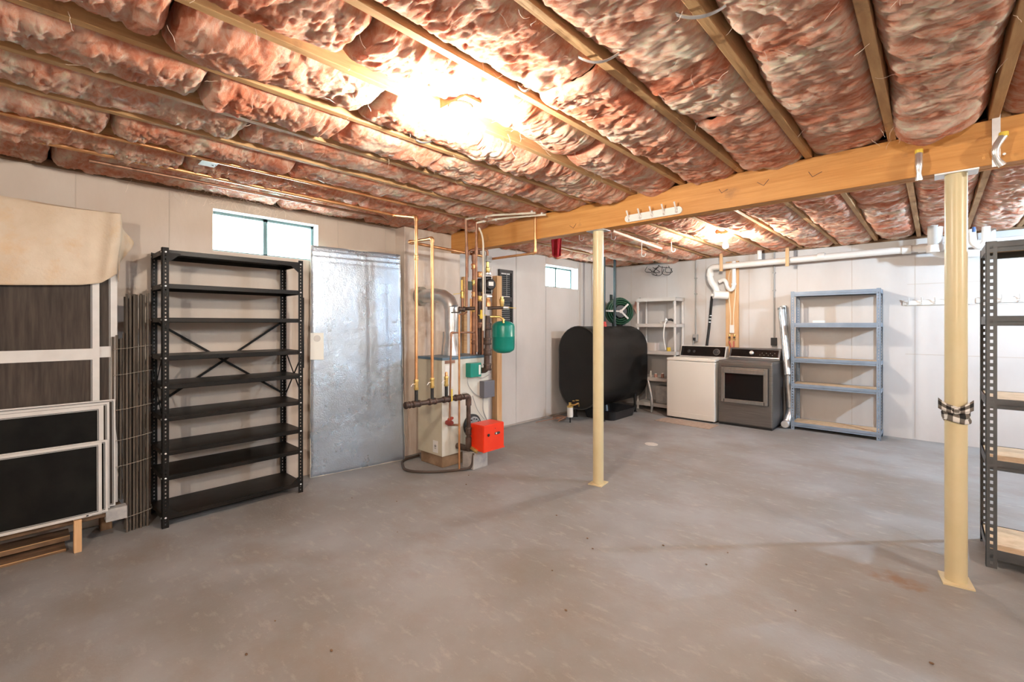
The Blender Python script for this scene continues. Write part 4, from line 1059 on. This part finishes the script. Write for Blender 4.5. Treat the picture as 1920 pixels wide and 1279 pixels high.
# ------------------------------------------------------------------ bundled lath fence beside the rack
t = thing('rolled_lath_fence', 'bundle of dark weathered upright slats tied with wire between screens and black rack', 'fence bundle', (-4.0, .55, 0))
k = 0
sl = []
for i in range(7):
    y = .500 + i * .0185; x = -3.942 - .004 * i - (.010 if i % 2 else 0)
    sl.append((x, y, 0.0, 1.585 + R.uniform(-.012, .012)))
for i in range(7):
    sl.append((-3.985 - (.01 if i % 2 else 0), .495 + i * .0195, .01, 1.57 + R.uniform(-.02, .01)))
for i in range(4):
    sl.append((-3.955 - .003 * i, .432 + i * .0185, .22, 1.30 + R.uniform(-.03, .02)))
for i in range(3):
    sl.append((-3.995, .430 + i * .02, .22, 1.27 + R.uniform(-.03, .03)))
for x, y, z0, z1 in sl:
    lx_ = R.uniform(-.004, .004)
    b = prism(B(), [(x - .008, y - .0065, z0), (x + .010, y - .0075, z0), (x + .012, y + .003, z0), (x - .006, y + .0075, z0)], (lx_, R.uniform(-.003, .003), z1 - z0))
    obj('slat', b, M['slat'], t)
for z in (.10, .45, .62, .82, 1.05, 1.22):
    obj('tie_wire', tube(B(), [(-3.93, .43 if z > .25 else .49, z - .004 * 1), (-3.928, .49, z), (-3.927, .56, z + .01), (-3.945, .63, z + .018), (-4.01, .64, z + .01)], .0022, 5), M['wire'], t)
obj('tie_wire', tube(B(), [(-3.925, .46, .45), (-3.91, .445, .44), (-3.905, .45, .39)], .0022, 5), M['wire'], t)

# ------------------------------------------------------------------ window screens and screen doors
def screen(x, y0, y1, z0, z1, fw, m_mesh, label, cat='screen', name='window_screen', rails=(), lean=.0, stiles=(), th=.012, group=None):
    t = thing(name, label, cat, (x, (y0 + y1) / 2, z0), group)
    def X(z): return x - lean * (z - z0)
    def piece(nm, ya, yb, za, zb, m, d=0):
        b = B(); pts = [V((X(za) - th / 2 + d, ya, za)), V((X(za) - th / 2 + d, yb, za)), V((X(zb) - th / 2 + d, yb, zb)), V((X(zb) - th / 2 + d, ya, zb))]
        prism(b, pts, (th - 2 * d, 0, 0)); return obj(nm, b, m, t)
    piece('frame_stile', y0, y0 + fw, z0, z1, M['alu']); piece('frame_stile', y1 - fw, y1, z0, z1, M['alu'])
    piece('frame_rail', y0 + fw, y1 - fw, z0, z0 + fw, M['alu']); piece('frame_rail', y0 + fw, y1 - fw, z1 - fw, z1, M['alu'])
    for za, zb in rails: piece('cross_rail', y0 + fw, y1 - fw, za, zb, M['alu'])
    for ya, yb in stiles: piece('frame_stile', ya, yb, z0 + fw, z1 - fw, M['alu'])
    piece('screen_cloth', y0 + fw * .8, y1 - fw * .8, z0 + fw * .8, z1 - fw * .8, m_mesh, th * .42)
    sb = B()
    e = fw + .003
    for ya, yb, za, zb in ((y0 + fw, y1 - fw, z0 + e, z0 + e + .004), (y0 + fw, y1 - fw, z1 - e - .004, z1 - e), (y1 - e - .004, y1 - e, z0 + e, z1 - e)):
        prism(sb, [V((X(za) + th * .1, ya, za)), V((X(za) + th * .1, yb, za)), V((X(zb) + th * .1, yb, zb)), V((X(zb) + th * .1, ya, zb))], (.004, 0, 0))
    obj('spline', sb, M['cable'], t)
    return t
f1 = screen(-3.815, -.85, .362, .200, .645, .016, M['meshk'], 'lowest and front black window screen in white frame, leaning at the left edge', lean=.03)
obj('latch', box(B(), (-3.807, .29, .205), (-3.803, .30, .212)), M['rubber'], f1)
obj('slot', box(B(), (-3.807, .315, .203), (-3.8035, .385, .206)), M['cable'], f1)
screen(-3.833, -.90, .392, .202, .650, .012, M['meshk'], 'second black screen, just behind the lowest one at the left edge', lean=.03)
screen(-3.855, -.95, .375, .204, .868, .022, M['meshk'], 'taller black screen in white frame behind the two low screens', lean=.03)
screen(-3.875, -.95, .405, .206, .880, .012, M['mesh'], 'tall narrow framed screen, fourth from the front of the left stack', lean=.03)
screen(-3.895, -.95, .435, .210, .893, .008, M['mesh'], 'rearmost low screen with thin frame beside the lath bundle', lean=.03)
screen(-3.925, -.62, .362, .212, 2.06, .034, M['mesh'], 'tall brown mesh screen door in front, its top under the tan cloth', 'screen door', 'screen_door', rails=((1.155, 1.225),), lean=.018, th=.02)
screen(-3.950, -.50, .452, .214, 2.07, .034, M['mesh'], 'second tall screen door, showing only its right stile behind the first', 'screen door', 'screen_door', rails=((1.165, 1.235),), lean=.018, th=.02)
t = thing('timber_skid', 'low timber skid under the screens with one orange wooden foot showing', 'skid', (-3.95, -.3, 0))
obj('board', box(B(), (-4.17, -1.1, .155), (-3.87, .47, .195), .003, 1), M['darkwood'], t)
for y in (-1.0, .235):
    obj('foot', box(B(), (-3.86 if y > 0 else -3.95, y, 0), (-3.80 if y > 0 else -3.87, y + .035, .195), .002, 1), M['stud'], t)
for y in (-1.0, -.3, .38):
    obj('rear_foot', box(B(), (-4.17, y, 0), (-4.08, y + .06, .155), .002, 1), M['darkwood'], t)
obj('grey_end', box(B(), (-3.93, .385, .12), (-3.86, .49, .20), .004), M['greyblk'], t)
for i, (xx, z, lab) in enumerate(((-3.93, .075, 'upper thin pale edge of a sheet lying flat under the screens'), (-3.87, .018, 'lower thin pale edge of a sheet lying flat under the screens'))):
    t2 = thing('flat_sheet', lab, 'sheet', (xx, -.4, z - .02))
    obj('sheet_body', box(B(), (-4.07, -1.0, z - .03 if i == 0 else .001), (xx - .004, .225 - .02 * i, z)), M['darkwood'], t2)
    obj('pale_edge', box(B(), (xx - .004, -1.0, z - .004), (xx, .225 - .02 * i, z)), M['joist'], t2)

# tan drop cloth hung over the screen doors
b = B(); g = []
NU, NV = 90, 50
for j in range(NV + 1):
    row = []; v = j / NV
    for i in range(NU + 1):
        u = i / NU; y = -.80 + 1.265 * u
        top = 2.105 - .006 * math.sin(u * 9) ; bot = 1.585 + .055 * u ** 2 + .02 * max(0, u - .85) / .15 + .05 * max(0, u - .93) / .07
        fold = max(0, (u - .86) / .14)
        wob = .010 * noise.noise(V((u * 4, v * 2.5, 3))) + .004 * noise.noise(V((u * 14, v * 8, 7)))
        L_ = (top - bot) + .10; s = v * L_
        if s < .10: x = -4.05 + s * 1.2; z = top + .004
        else: x = -3.928 + .02 * (s / L_); z = top - (s - .10)
        x += wob + fold * (.02 * math.sin(fold * 9 + v * 2)) * min(1, v * 3)
        y2 = y + fold * .018 * math.sin(v * 5) * v
        row.append(b.verts.new((x, y2, z)))
    g.append(row)
for j in range(NV):
    for i in range(NU):
        f = b.faces.new((g[j][i], g[j][i + 1], g[j + 1][i + 1], g[j + 1][i])); f.smooth = True
# corner fold trailing back to the wall
g = []
for j in range(31):
    row = []; v = j / 30
    for i in range(19):
        u = i / 18
        yb = .455; x = -3.965 - .20 * u + .018 * math.sin(u * 11 + v * 2) * (.3 + v)
        y = yb + (.10 * math.sin(u * math.pi * .55)) * (.25 + .9 * math.sin(min(1, v * 1.25) * math.pi) ** 1) * .9
        zt = 2.10 - .10 * u; zb = 1.66 + .24 * u ** 1.3
        z = zt + (zb - zt) * v + .012 * math.sin(u * 9) * v
        row.append(b.verts.new((max(x, X0 + .012), y, z)))
    g.append(row)
for j in range(30):
    for i in range(18):
        f = b.faces.new((g[j][i], g[j][i + 1], g[j + 1][i + 1], g[j + 1][i])); f.smooth = True
o = obj('drop_cloth', b, M['cloth'])
sm = o.modifiers.new('thick', 'SOLIDIFY'); sm.thickness = .003
tag(o, 'stained tan cloth draped over the top of the tall screen doors', 'cloth')

# ------------------------------------------------------------------ back wall services
YW = 7.30
W = lambda px, py, y=7.27: ony(px, py, y)
def conduit(px, py0, py1, label, lo):
    t = thing('wall_outlet', label, 'outlet', W(px, py1))
    a = W(px, py1)
    b = B(); tube(b, [(a.x, 7.285, 2.42), (a.x, 7.285, a.z + .04)], .011, 10); obj('conduit', b, M['cable'], t)
    obj('outlet_box', box(B(), (a.x - .035, 7.245, a.z - .06), (a.x + .035, 7.30, a.z + .05), .004), lo, t)
    for z in (2.1, 1.85): obj('strap', box(B(), (a.x - .02, 7.27, z), (a.x + .02, 7.30, z + .015)), M['cable'], t)
    return t, a
t1, a1 = conduit(1304, 505, 633, 'grey outlet box on a thin conduit left of the black drain hose', M['cable'])
obj('plug', box(B(), (a1.x - .02, 7.215, a1.z - .05), (a1.x + .015, 7.245, a1.z), .004), M['rubber'], t1)
obj('cord', tube(B(), rnd([(a1.x - .01, 7.22, a1.z - .04), (a1.x - .01, 7.20, a1.z - .12), (a1.x + .01, 7.24, .85)], .03), .005, 6), M['cable'], t1)
conduit(1451, 505, 640, 'black outlet box on a long conduit above the dryer', M['rubber'])
p0 = W(1361, 508); p1 = W(1385, 508)
tag(obj('mounting_board', box(B(), (p0.x, 7.262, .35), (p1.x, 7.298, 2.32), .002, 1), M['stud']), 'orange wooden board upright on the back wall between washer and dryer', 'board')
def drain():
    t = thing('drain_pipe', 'long white plastic drain pipe sloping under the ceiling along the back wall with trap', 'pipe', (-2.3, 7.1, 1.75))
    yp = 7.10
    a = ony(1345, 496, yp); e = V((3.2, 7.12, 2.275))
    aL = V((a.x, yp, 2.235))
    obj('long_run', tube(B(), [aL, V((.02, 7.11, 2.262)), e], .042, 16), M['pvc'], t)
    dn = rnd([V((aL.x + .03, yp, 2.235)), V((aL.x - .11, yp + .01, 2.235)), V((aL.x - .12, yp + .03, 2.05)), V((aL.x - .02, yp + .04, 1.90)), V((aL.x - .02, yp + .04, 1.80))], .09, 6)
    obj('down_leg', tube(B(), dn, .045, 16), M['pvc'], t)
    for p, ax_ in ((V((aL.x - .115, yp + .02, 2.13)), V((0, 0, 1))), (V((aL.x - .02, yp + .04, 1.86)), V((0, 0, 1)))):
        obj('pipe_collar', lathe(B(), [(.052, -.025), (.052, .025)], p, ax_, 18), M['pvc'], t)
    cl = at(1342, 553, ony(1342, 553, 7.02).xy.dot(V((-math.sin(YAW), math.cos(YAW)))))
    obj('cleanout', tube(B(), [cl + V((.14, .09, -.01)), cl], .058, 18), M['pvc'], t)
    cap = obj('cleanout_cap', tube(B(), [cl + V((.0, 0, 0)), cl + V((-.028, -.018, .002))], .060, 20), M['white'], t)
    obj('cap_square', box(B(), cl + V((-.05, -.04, -.015)), cl + V((-.02, -.018, .015))), M['white'], cap)
    W2 = lambda px, py: ony(px, py, 7.18)
    tr = [W2(1348, 528), W2(1358, 524), W2(1362, 530), W2(1364, 540), W2(1371, 545), W2(1376, 538), W2(1376, 505), W2(1376, 490)]
    obj('trap', tube(B(), rnd(tr, .04, 3), .028, 14), M['pvc'], t)
    obj('trap_nut', lathe(B(), [(.036, -.015), (.036, .015)], W2(1376, 533), n=14), M['white'], t)
    for px in (1540, 1700, 1730): 
        c = ony(px, 480, 7.105); obj('coupling', lathe(B(), [(.050, -.04), (.050, .04)], (c.x, 7.105, 2.258), V((1, 0, 0)), 18), M['pvc'], t)
    for px in (1424, 1860):
        c = ony(px, 470, 7.105); obj('vent_stub', tube(B(), [(c.x, 7.105, 2.29), (c.x, 7.105, 2.42)], .03, 12), M['pvc'], t)
drain()
for px, lab in ((1352, 'short wooden hanger block at the left end of the drain pipe'), (1476, 'short wooden hanger on the drain pipe above the blue rack')):
    c = ony(px, 480, 7.03)
    tag(obj('pipe_hanger', box(B(), (c.x - .02, 7.02, 2.16), (c.x + .02, 7.05, 2.50), .001, 1), M['stud']), lab, 'hanger')
# large white elbow beyond the right column
t = thing('drain_elbow', 'large white plastic elbow dropping from the ceiling beside the right column', 'pipe', ony(1753, 450, 6.6))
ce = ony(1753, 440, 6.75); x_ = ce.x
obj('elbow_pipe', tube(B(), rnd([(x_, 6.95, 2.20), (x_, 6.95, 2.30), (x_, 6.55, 2.47)], .10, 6), .062, 20), M['pvc'], t)
obj('elbow_hub', lathe(B(), [(.072, -.04), (.072, .04)], (x_, 6.95, 2.22), V((0, 0, 1)), 20), M['pvc'], t)
obj('wye', tube(B(), rnd([(x_ - .02, 6.95, 2.22), (x_ + .05, 7.0, 2.16), (x_ + .35, 7.02, 2.14), (x_ + .48, 7.04, 2.22)], .10, 6), .045, 16), M['pvc'], t)
t = thing('trap_pipe', 'white curved trap pipe under the ceiling right of the right column', 'pipe', ony(1835, 455, 6.7))
q = [ony(1822, 430, 6.7), ony(1824, 456, 6.7), ony(1836, 464, 6.7), ony(1848, 456, 6.7), ony(1849, 425, 6.7)]
obj('trap_run', tube(B(), rnd(q, .06, 4), .032, 14), M['pvc'], t)
obj('valve_blue', lathe(B(), [(.014, 0), (.014, .05)], ony(1826, 435, 6.6), n=10), mat('blue_tape', (.05, .12, .3), rough=.5), t)
# black washer drain hose
pts = [ony(1335, 556, 7.12), ony(1332, 590, 7.2), ony(1329, 620, 7.22), ony(1325, 650, 7.22), V((ony(1322, 655, 7.24).x, 7.24, .92))]
t = thing('drain_hose', 'black corrugated drain hose from the white pipe down behind the washer', 'hose', pts[-1])
obj('hose_run', tube(B(), rnd(pts, .05), .020, 12), M['rubber'], t)
for k in range(3): obj('hose_clip', lathe(B(), [(.023, -.006), (.023, .006)], ony(1332.5 - k, 592 + 6 * k, 7.2), n=12), M['zinc'], t)
# washer supply lines
t = thing('supply_lines', 'pair of orange-white water lines with valves on the wooden board behind the machines', 'pipe', ony(1370, 640, 7.22))
Y2 = 7.235
for pts in ([(1372, 500), (1366, 520), (1366, 550), (1370, 590), (1369, 622)], [(1379, 500), (1380, 530), (1378, 560), (1375, 590), (1376, 622)]):
    obj('water_line', tube(B(), rnd([ony(x, y, Y2) for x, y in pts], .06), .0085, 8), mat('pale_pex', (.80, .62, .42), rough=.4), t)
c = ony(1372.5, 617, Y2); obj('line_sleeve', box(B(), c - V((.03, .014, .06)), c + V((.03, .014, .06)), .005), M['white'], t)
for px in (1368, 1377):
    v = obj('supply_valve', fitting(B(), ony(px, 632, Y2), V((0, 0, 1)), .016, .035), M['brass'], t)
    obj('valve_handle', lathe(B(), [(.016, 0), (.016, .012)], ony(px, 633, Y2 - .03), V((0, -1, 0)), 10), M['iron'], v)
for dx in (0, 3): obj('supply_hose', tube(B(), rnd([ony(1367 + 3 * dx, 640, Y2), ony(1372 + dx, 655, Y2 - .02), V((-2.22 + .01 * dx, 7.22, .6))], .04), .012, 8), mat('red_hose', (.42, .10, .06), rough=.45), t)
# leaning silver duct lengths
a = ony(1464, 577, 7.14); bq = V((-1.435, 6.98, .34)); q2 = V((-1.43, 7.03, 1.35))
t = thing('metal_duct', 'bright galvanised duct length leaning on the wall between dryer and blue rack', 'duct', (bq.x, bq.y, .3))
e0 = ony(1499, 690, 7.0)
obj('duct_body', tube(B(), [V((-1.445, 7.02, e0.z - .1)), ony(1465, 578, 7.20)], .044, 16), M['zinc'], t)
obj('duct_seam', bar(B(), V((-1.475, 6.985, e0.z - .1)), ony(1462, 578, 7.15), .006, .004), M['steel'], t)
obj('duct_rim', tube(B(), [ony(1465.5, 581, 7.195), ony(1465, 577, 7.20)], .047, 16), M['steel'], t)
e1 = ony(1492, 662, 7.10)
t = thing('metal_duct', 'second duct length behind the front one by the blue rack', 'duct', V((e1.x, 7.2, .4)))
obj('duct_body', tube(B(), [V((-1.445, 7.12, .25)), ony(1469, 574, 7.235)], .042, 16), mat('dull_zinc', (.34, .33, .32), (.5, .48, .45), 12, rough=.4, metal=.85), t)
t = thing('flexible_duct', 'crinkled silver flexible duct curling from the dryer to the floor', 'duct', (-1.44, 7.05, 0))
pts = rnd([V((-1.475, 7.24, .50)), V((-1.455, 7.20, .16)), V((-1.45, 6.98, .055)), V((-1.45, 6.86, .06))], .16, 8)
pp = []; rr = []
full = []
for p, q in zip(pts, pts[1:]):
    n_ = max(2, int((q - p).length / .008))
    for k in range(n_): full.append(p.lerp(q, k / n_))
for i, p in enumerate(full): pp.append(p); rr.append(.045 + (.004 if i % 2 else -.002))
obj('duct_run', tube(B(), pp, rr, 16), M['zinc'], t)

# cables bundled at the back wall top
cb = thing('loose_cables', 'tangle of thin black cable hanging at the top of the back wall', 'cable', (-3.0, 7.2, 2.3))
for k in range(7):
    a = ony(R.uniform(1205, 1250), R.uniform(497, 506), 7.2); bq = ony(R.uniform(1215, 1262), R.uniform(498, 506), 7.2)
    m = (a + bq) / 2 + V((R.uniform(-.06, .06), R.uniform(-.05, .04), -R.uniform(.03, .16)))
    obj('cable', tube(B(), rnd([a, m + V((-.08, 0, .02)), m + V((.06, .02, 0)), bq], .1, 5), .005, 6), M['rubber'], cb)
# hook rails on the back wall
def hook(b, c, s=1.0, nrm_=V((0, -1, 0))):
    c = V(c); o_ = nrm_
    tube(b, [c, c + o_ * .03 * s + V((0, 0, .012 * s)), c + o_ * .05 * s + V((0, 0, .05 * s))], [.005 * s, .0055 * s, .006 * s], 8)
    tube(b, [c + V((0, 0, -.005)), c + o_ * .022 * s + V((0, 0, -.02 * s)), c + o_ * .034 * s + V((0, 0, -.006 * s))], .0045 * s, 8)
    return b
def rail(xa, xb, z, n, label):
    t = thing('hook_rail', label, 'hook rail', ((xa + xb) / 2, 7.29, z - .03))
    obj('rail_board', box(B(), (xa, 7.283, z - .030), (xb, 7.2995, z + .030), .010, 3), M['white'], t)
    for k in range(n):
        x = xa + (xb - xa) * (k + .5) / n
        obj('hook', hook(lathe(B(), [(.022, 0), (.018, .006)], (x, 7.283, z), V((0, -1, 0)), 14), (x, 7.28, z + .005), 1.1), M['white'], t)
rail(-.285, .30, 1.635, 5, 'white coat hook rail on the back wall left of the right column')
rail(.34, 1.0, 1.645, 5, 'white coat hook rail on the back wall seen through the dark grey rack')
# hook rack on the beam
p0 = ony(1173, 411, 3.36); p1 = ony(1280, 394, 3.36); zc = (p0.z + p1.z) / 2
t = thing('coat_hook_rack', 'white rounded board with five white hooks screwed to the beam', 'hook rack', ((p0.x + p1.x) / 2, 3.35, zc - .03))
b = B(); pts = []
for k in range(9): a_ = math.pi / 2 + math.pi * k / 8; pts.append((p0.x + .028 + .028 * math.cos(a_), 3.3595, zc + .028 * math.sin(a_)))
for k in range(9): a_ = -math.pi / 2 + math.pi * k / 8; pts.append((p1.x - .028 + .028 * math.cos(a_), 3.3595, zc + .028 * math.sin(a_)))
prism(b, pts, (0, -.014, 0)); bmesh.ops.recalc_face_normals(b, faces=b.faces[:])
obj('rack_board', b, M['white'], t)
for k in range(5):
    x = p0.x + .04 + (p1.x - p0.x - .08) * k / 4
    b = B(); lathe(b, [(.014, 0), (.012, .005)], (x, 3.3455, zc - .004), V((0, -1, 0)), 12)
    tube(b, [(x, 3.344, zc - .002), (x, 3.325, zc + .012), (x, 3.300, zc + .055)], [.005, .005, .007], 8)
    tube(b, [(x, 3.344, zc - .006), (x, 3.325, zc - .02), (x, 3.318, zc - .006)], .004, 8)
    obj('hook', b, M['white'], t)

# hooks hanging under the ceiling beyond the beam
def jhook(p, h, label, r=.022, m='white'):
    p = V(p); a = V((.72, -.69, 0)); pts = [p, p - V((0, 0, h - r))]
    s = V((.735, .678, 0))
    for k in range(1, 9): an = math.pi * k / 8; pts.append(p - V((0, 0, h - r)) + s * (r - r * math.cos(an)) - V((0, 0, r * math.sin(an))))
    pts.append(pts[-1] + V((0, 0, .015)))
    tag(obj('hanging_hook', tube(B(), pts, .0042, 8), M[m]), label, 'hook')
jhook(at(1086, 436, 4.9), .09, 'white hook hanging just left of the near column top')
jhook(at(1146, 436, 5.0), .08, 'white hook hanging just right of the near column top')
jhook(at(1203, 452, 5.3), .18, 'long white hook hanging over the hose reel')
jhook(at(1259, 445, 5.6), .18, 'long white hook nearest the far light bulb')
a = V((-2.50, 4.15, 2.385)); bq = V((-2.56, 6.35, 2.375))
t = thing('hanging_rod', 'pinkish white wooden rod fixed under the ceiling beyond the beam', 'rod', (a.x, a.y, 2.37))
obj('rod', tube(B(), [ony(1148, 433, 4.20), ony(1240, 466, 5.75)], .016, 12), mat('rod_paint', (.74, .50, .38), rough=.5), t)
for px, py, yy in ((1232, 452, 5.4), (1150, 430, 4.25)): obj('rod_bracket', box(B(), ony(px, py, yy) - V((.01, .01, .03)), ony(px, py, yy) + V((.01, .01, .03))), M['pex'], t)
# red cloth hung from a joist
b = B(); g = []
p0 = at(1033, 447, 5.3); s = V((.735, .678, 0)); wd = .125
for j in range(15):
    row = []
    for i in range(11):
        u = i / 10 - .5; v = j / 14
        p = p0 + s * (wd * (.5 + u * (1 - .18 * v))) + V((.69, -.72, 0)) * (.012 * math.sin(u * 11 + v) + .01 * v) - V((0, 0, .215 * v + .01 * math.cos(u * 7) * v))
        row.append(b.verts.new(p))
    g.append(row)
for j in range(14):
    for i in range(10):
        f = b.faces.new((g[j][i], g[j][i + 1], g[j + 1][i + 1], g[j + 1][i])); f.smooth = True
o = obj('red_cloth', b, M['ragred']); o.modifiers.new('thick', 'SOLIDIFY').thickness = .006
tag(o, 'small red cloth hanging under the ceiling just beyond the beam', 'cloth')
# galvanised hanger tubes with yellow ends on the beam
def hanger_tube(px, py0, py1, label, tilt=0):
    a = ony(px, py0, 3.34); z = ony(px, py1, 3.34).z
    t = thing('hanger_tube', label, 'metal tube', (a.x, 3.34, z))
    n_ = 14; pts = []; rs = []
    for k in range(n_):
        u = k / (n_ - 1); pts.append(V((a.x - tilt * math.sin(u * 3.0), 3.338 - .014 * math.sin(u * 3.14), a.z + (z - a.z) * u))); rs.append(.0165 - .005 * math.exp(-((u - .75) / .15) ** 2))
    obj('tube_body', tube(B(), pts, rs, 14), M['zinc'], t)
    obj('tube_end', tube(B(), [pts[0] - V((0, 0, .004)), pts[0] + V((0, 0, .018))], .0175, 14), M['yellow'], t, label='yellow painted end')
    obj('bolt_head', lathe(B(), [(.007, 0), (.006, .005)], V((a.x, 3.318, z + .05)), V((0, -1, 0)), 8), M['zinc'], t)
hanger_tube(1723, 287, 338, 'galvanised tube with yellow end on the beam left of the right column')
hanger_tube(1882, 255, 310, 'galvanised bent tube with yellow end at the right end of the beam', .03)
c = ony(1868, 235, 3.35); z = ony(1868, 312, 3.35).z
t = thing('metal_strap', 'flat galvanised strap running down the beam beside the bent tube', 'strap', (c.x, 3.345, z))
b = B(); bar(b, (c.x, 3.352, 2.44), (c.x, 3.352, z), .030, .004, V((0, -1, 0)))
obj('strap_body', b, M['zinc'], t)
for zz in (z + .04, z + .1): obj('bolt_head', lathe(B(), [(.009, 0), (.007, .006)], (c.x, 3.348, zz), V((0, -1, 0)), 8), M['zinc'], t)

# curved metal insulation supports across the bays
def support(pts, label):
    tag(obj('insulation_support', tube(B(), rnd(pts, .05, 5), .0055, 6), M['zinc']), label, 'metal strap')
    return
def bent(cx, cy, sp, droop, label, ang=0.0):
    t = thing('bent_strap', label, 'metal strap', (cx, cy, ZJ - droop)); d = V((math.cos(ang), math.sin(ang), 0)); b = B(); pr = None
    for k in range(13):
        u = k / 12 - .5; p = V((cx, cy, 0)) + d * (sp * u); p.z = ZJ - droop + abs(u) ** 2 * 4 * (droop + .02)
        if pr is not None: bar(b, pr, p, .016, .003)
        pr = p
    bmesh.ops.remove_doubles(b, verts=b.verts, dist=1e-5)
    obj('strap_body', b, M['zinc'], t)
c = onz(1312, 30, 2.405); bent(c.x, c.y, .20, .018, 'bent galvanised strap under the joist at the very top of the picture', .5)
c = onz(1122, 115, 2.405); bent(c.x, c.y, .18, .018, 'bent galvanised strap under the joist just right of the near bulb', .6)
c = onz(985, 172, 2.405); bent(c.x, c.y, .07, .012, 'small bent clip under the joist close to the near bulb', .6)
c = onz(795, 268, 2.405); bent(c.x, c.y, .14, .014, 'small grey bent clip on the joist left of the near bulb', .9)
c = onz(733, 292, 2.405); bent(c.x, c.y, .16, .014, 'dull grey bent clip on the second joist left of the near bulb', .9)
# paper tag under the left bays
c = onz(392, 306, 2.40)
t = thing('paper_tag', 'white paper tag with printed numbers caught under the insulation above the window', 'tag', (c.x, c.y, 2.395))
obj('tag_sheet', box(B(), (c.x - .07, c.y - .045, 2.398), (c.x + .05, c.y + .045, 2.400)), M['paper'], t)
fcv = bpy.data.curves.new('tag_print', 'FONT'); fcv.body = '21'; fcv.size = .035; fcv.extrude = .0004
fo = bpy.data.objects.new('tag_font', fcv); COL.objects.link(fo); bpy.context.view_layer.update()
me = bpy.data.meshes.new_from_object(fo); me.materials.append(M['ink']); bpy.data.objects.remove(fo)
fm = bpy.data.objects.new('tag_print', me); COL.objects.link(fm); fm.parent = t; fm.location = V((-.035, .02, .0025)); fm.rotation_euler = (math.pi, 0, 1.2)

# debris crumbs on the floor
db = B()
for k in range(26):
    p = V((R.uniform(-3.4, .2), R.uniform(.6, 3.0), .004)); r_ = R.uniform(.003, .006)
    bmesh.ops.create_icosphere(db, subdivisions=1, radius=r_, matrix=Matrix.Translation(p) @ Matrix.Diagonal((1.6, 1, .7, 1)))
tag(obj('floor_crumbs', db, M['darkwood'], None, 'stuff'), 'tiny dark crumbs scattered over the open floor', 'crumbs')
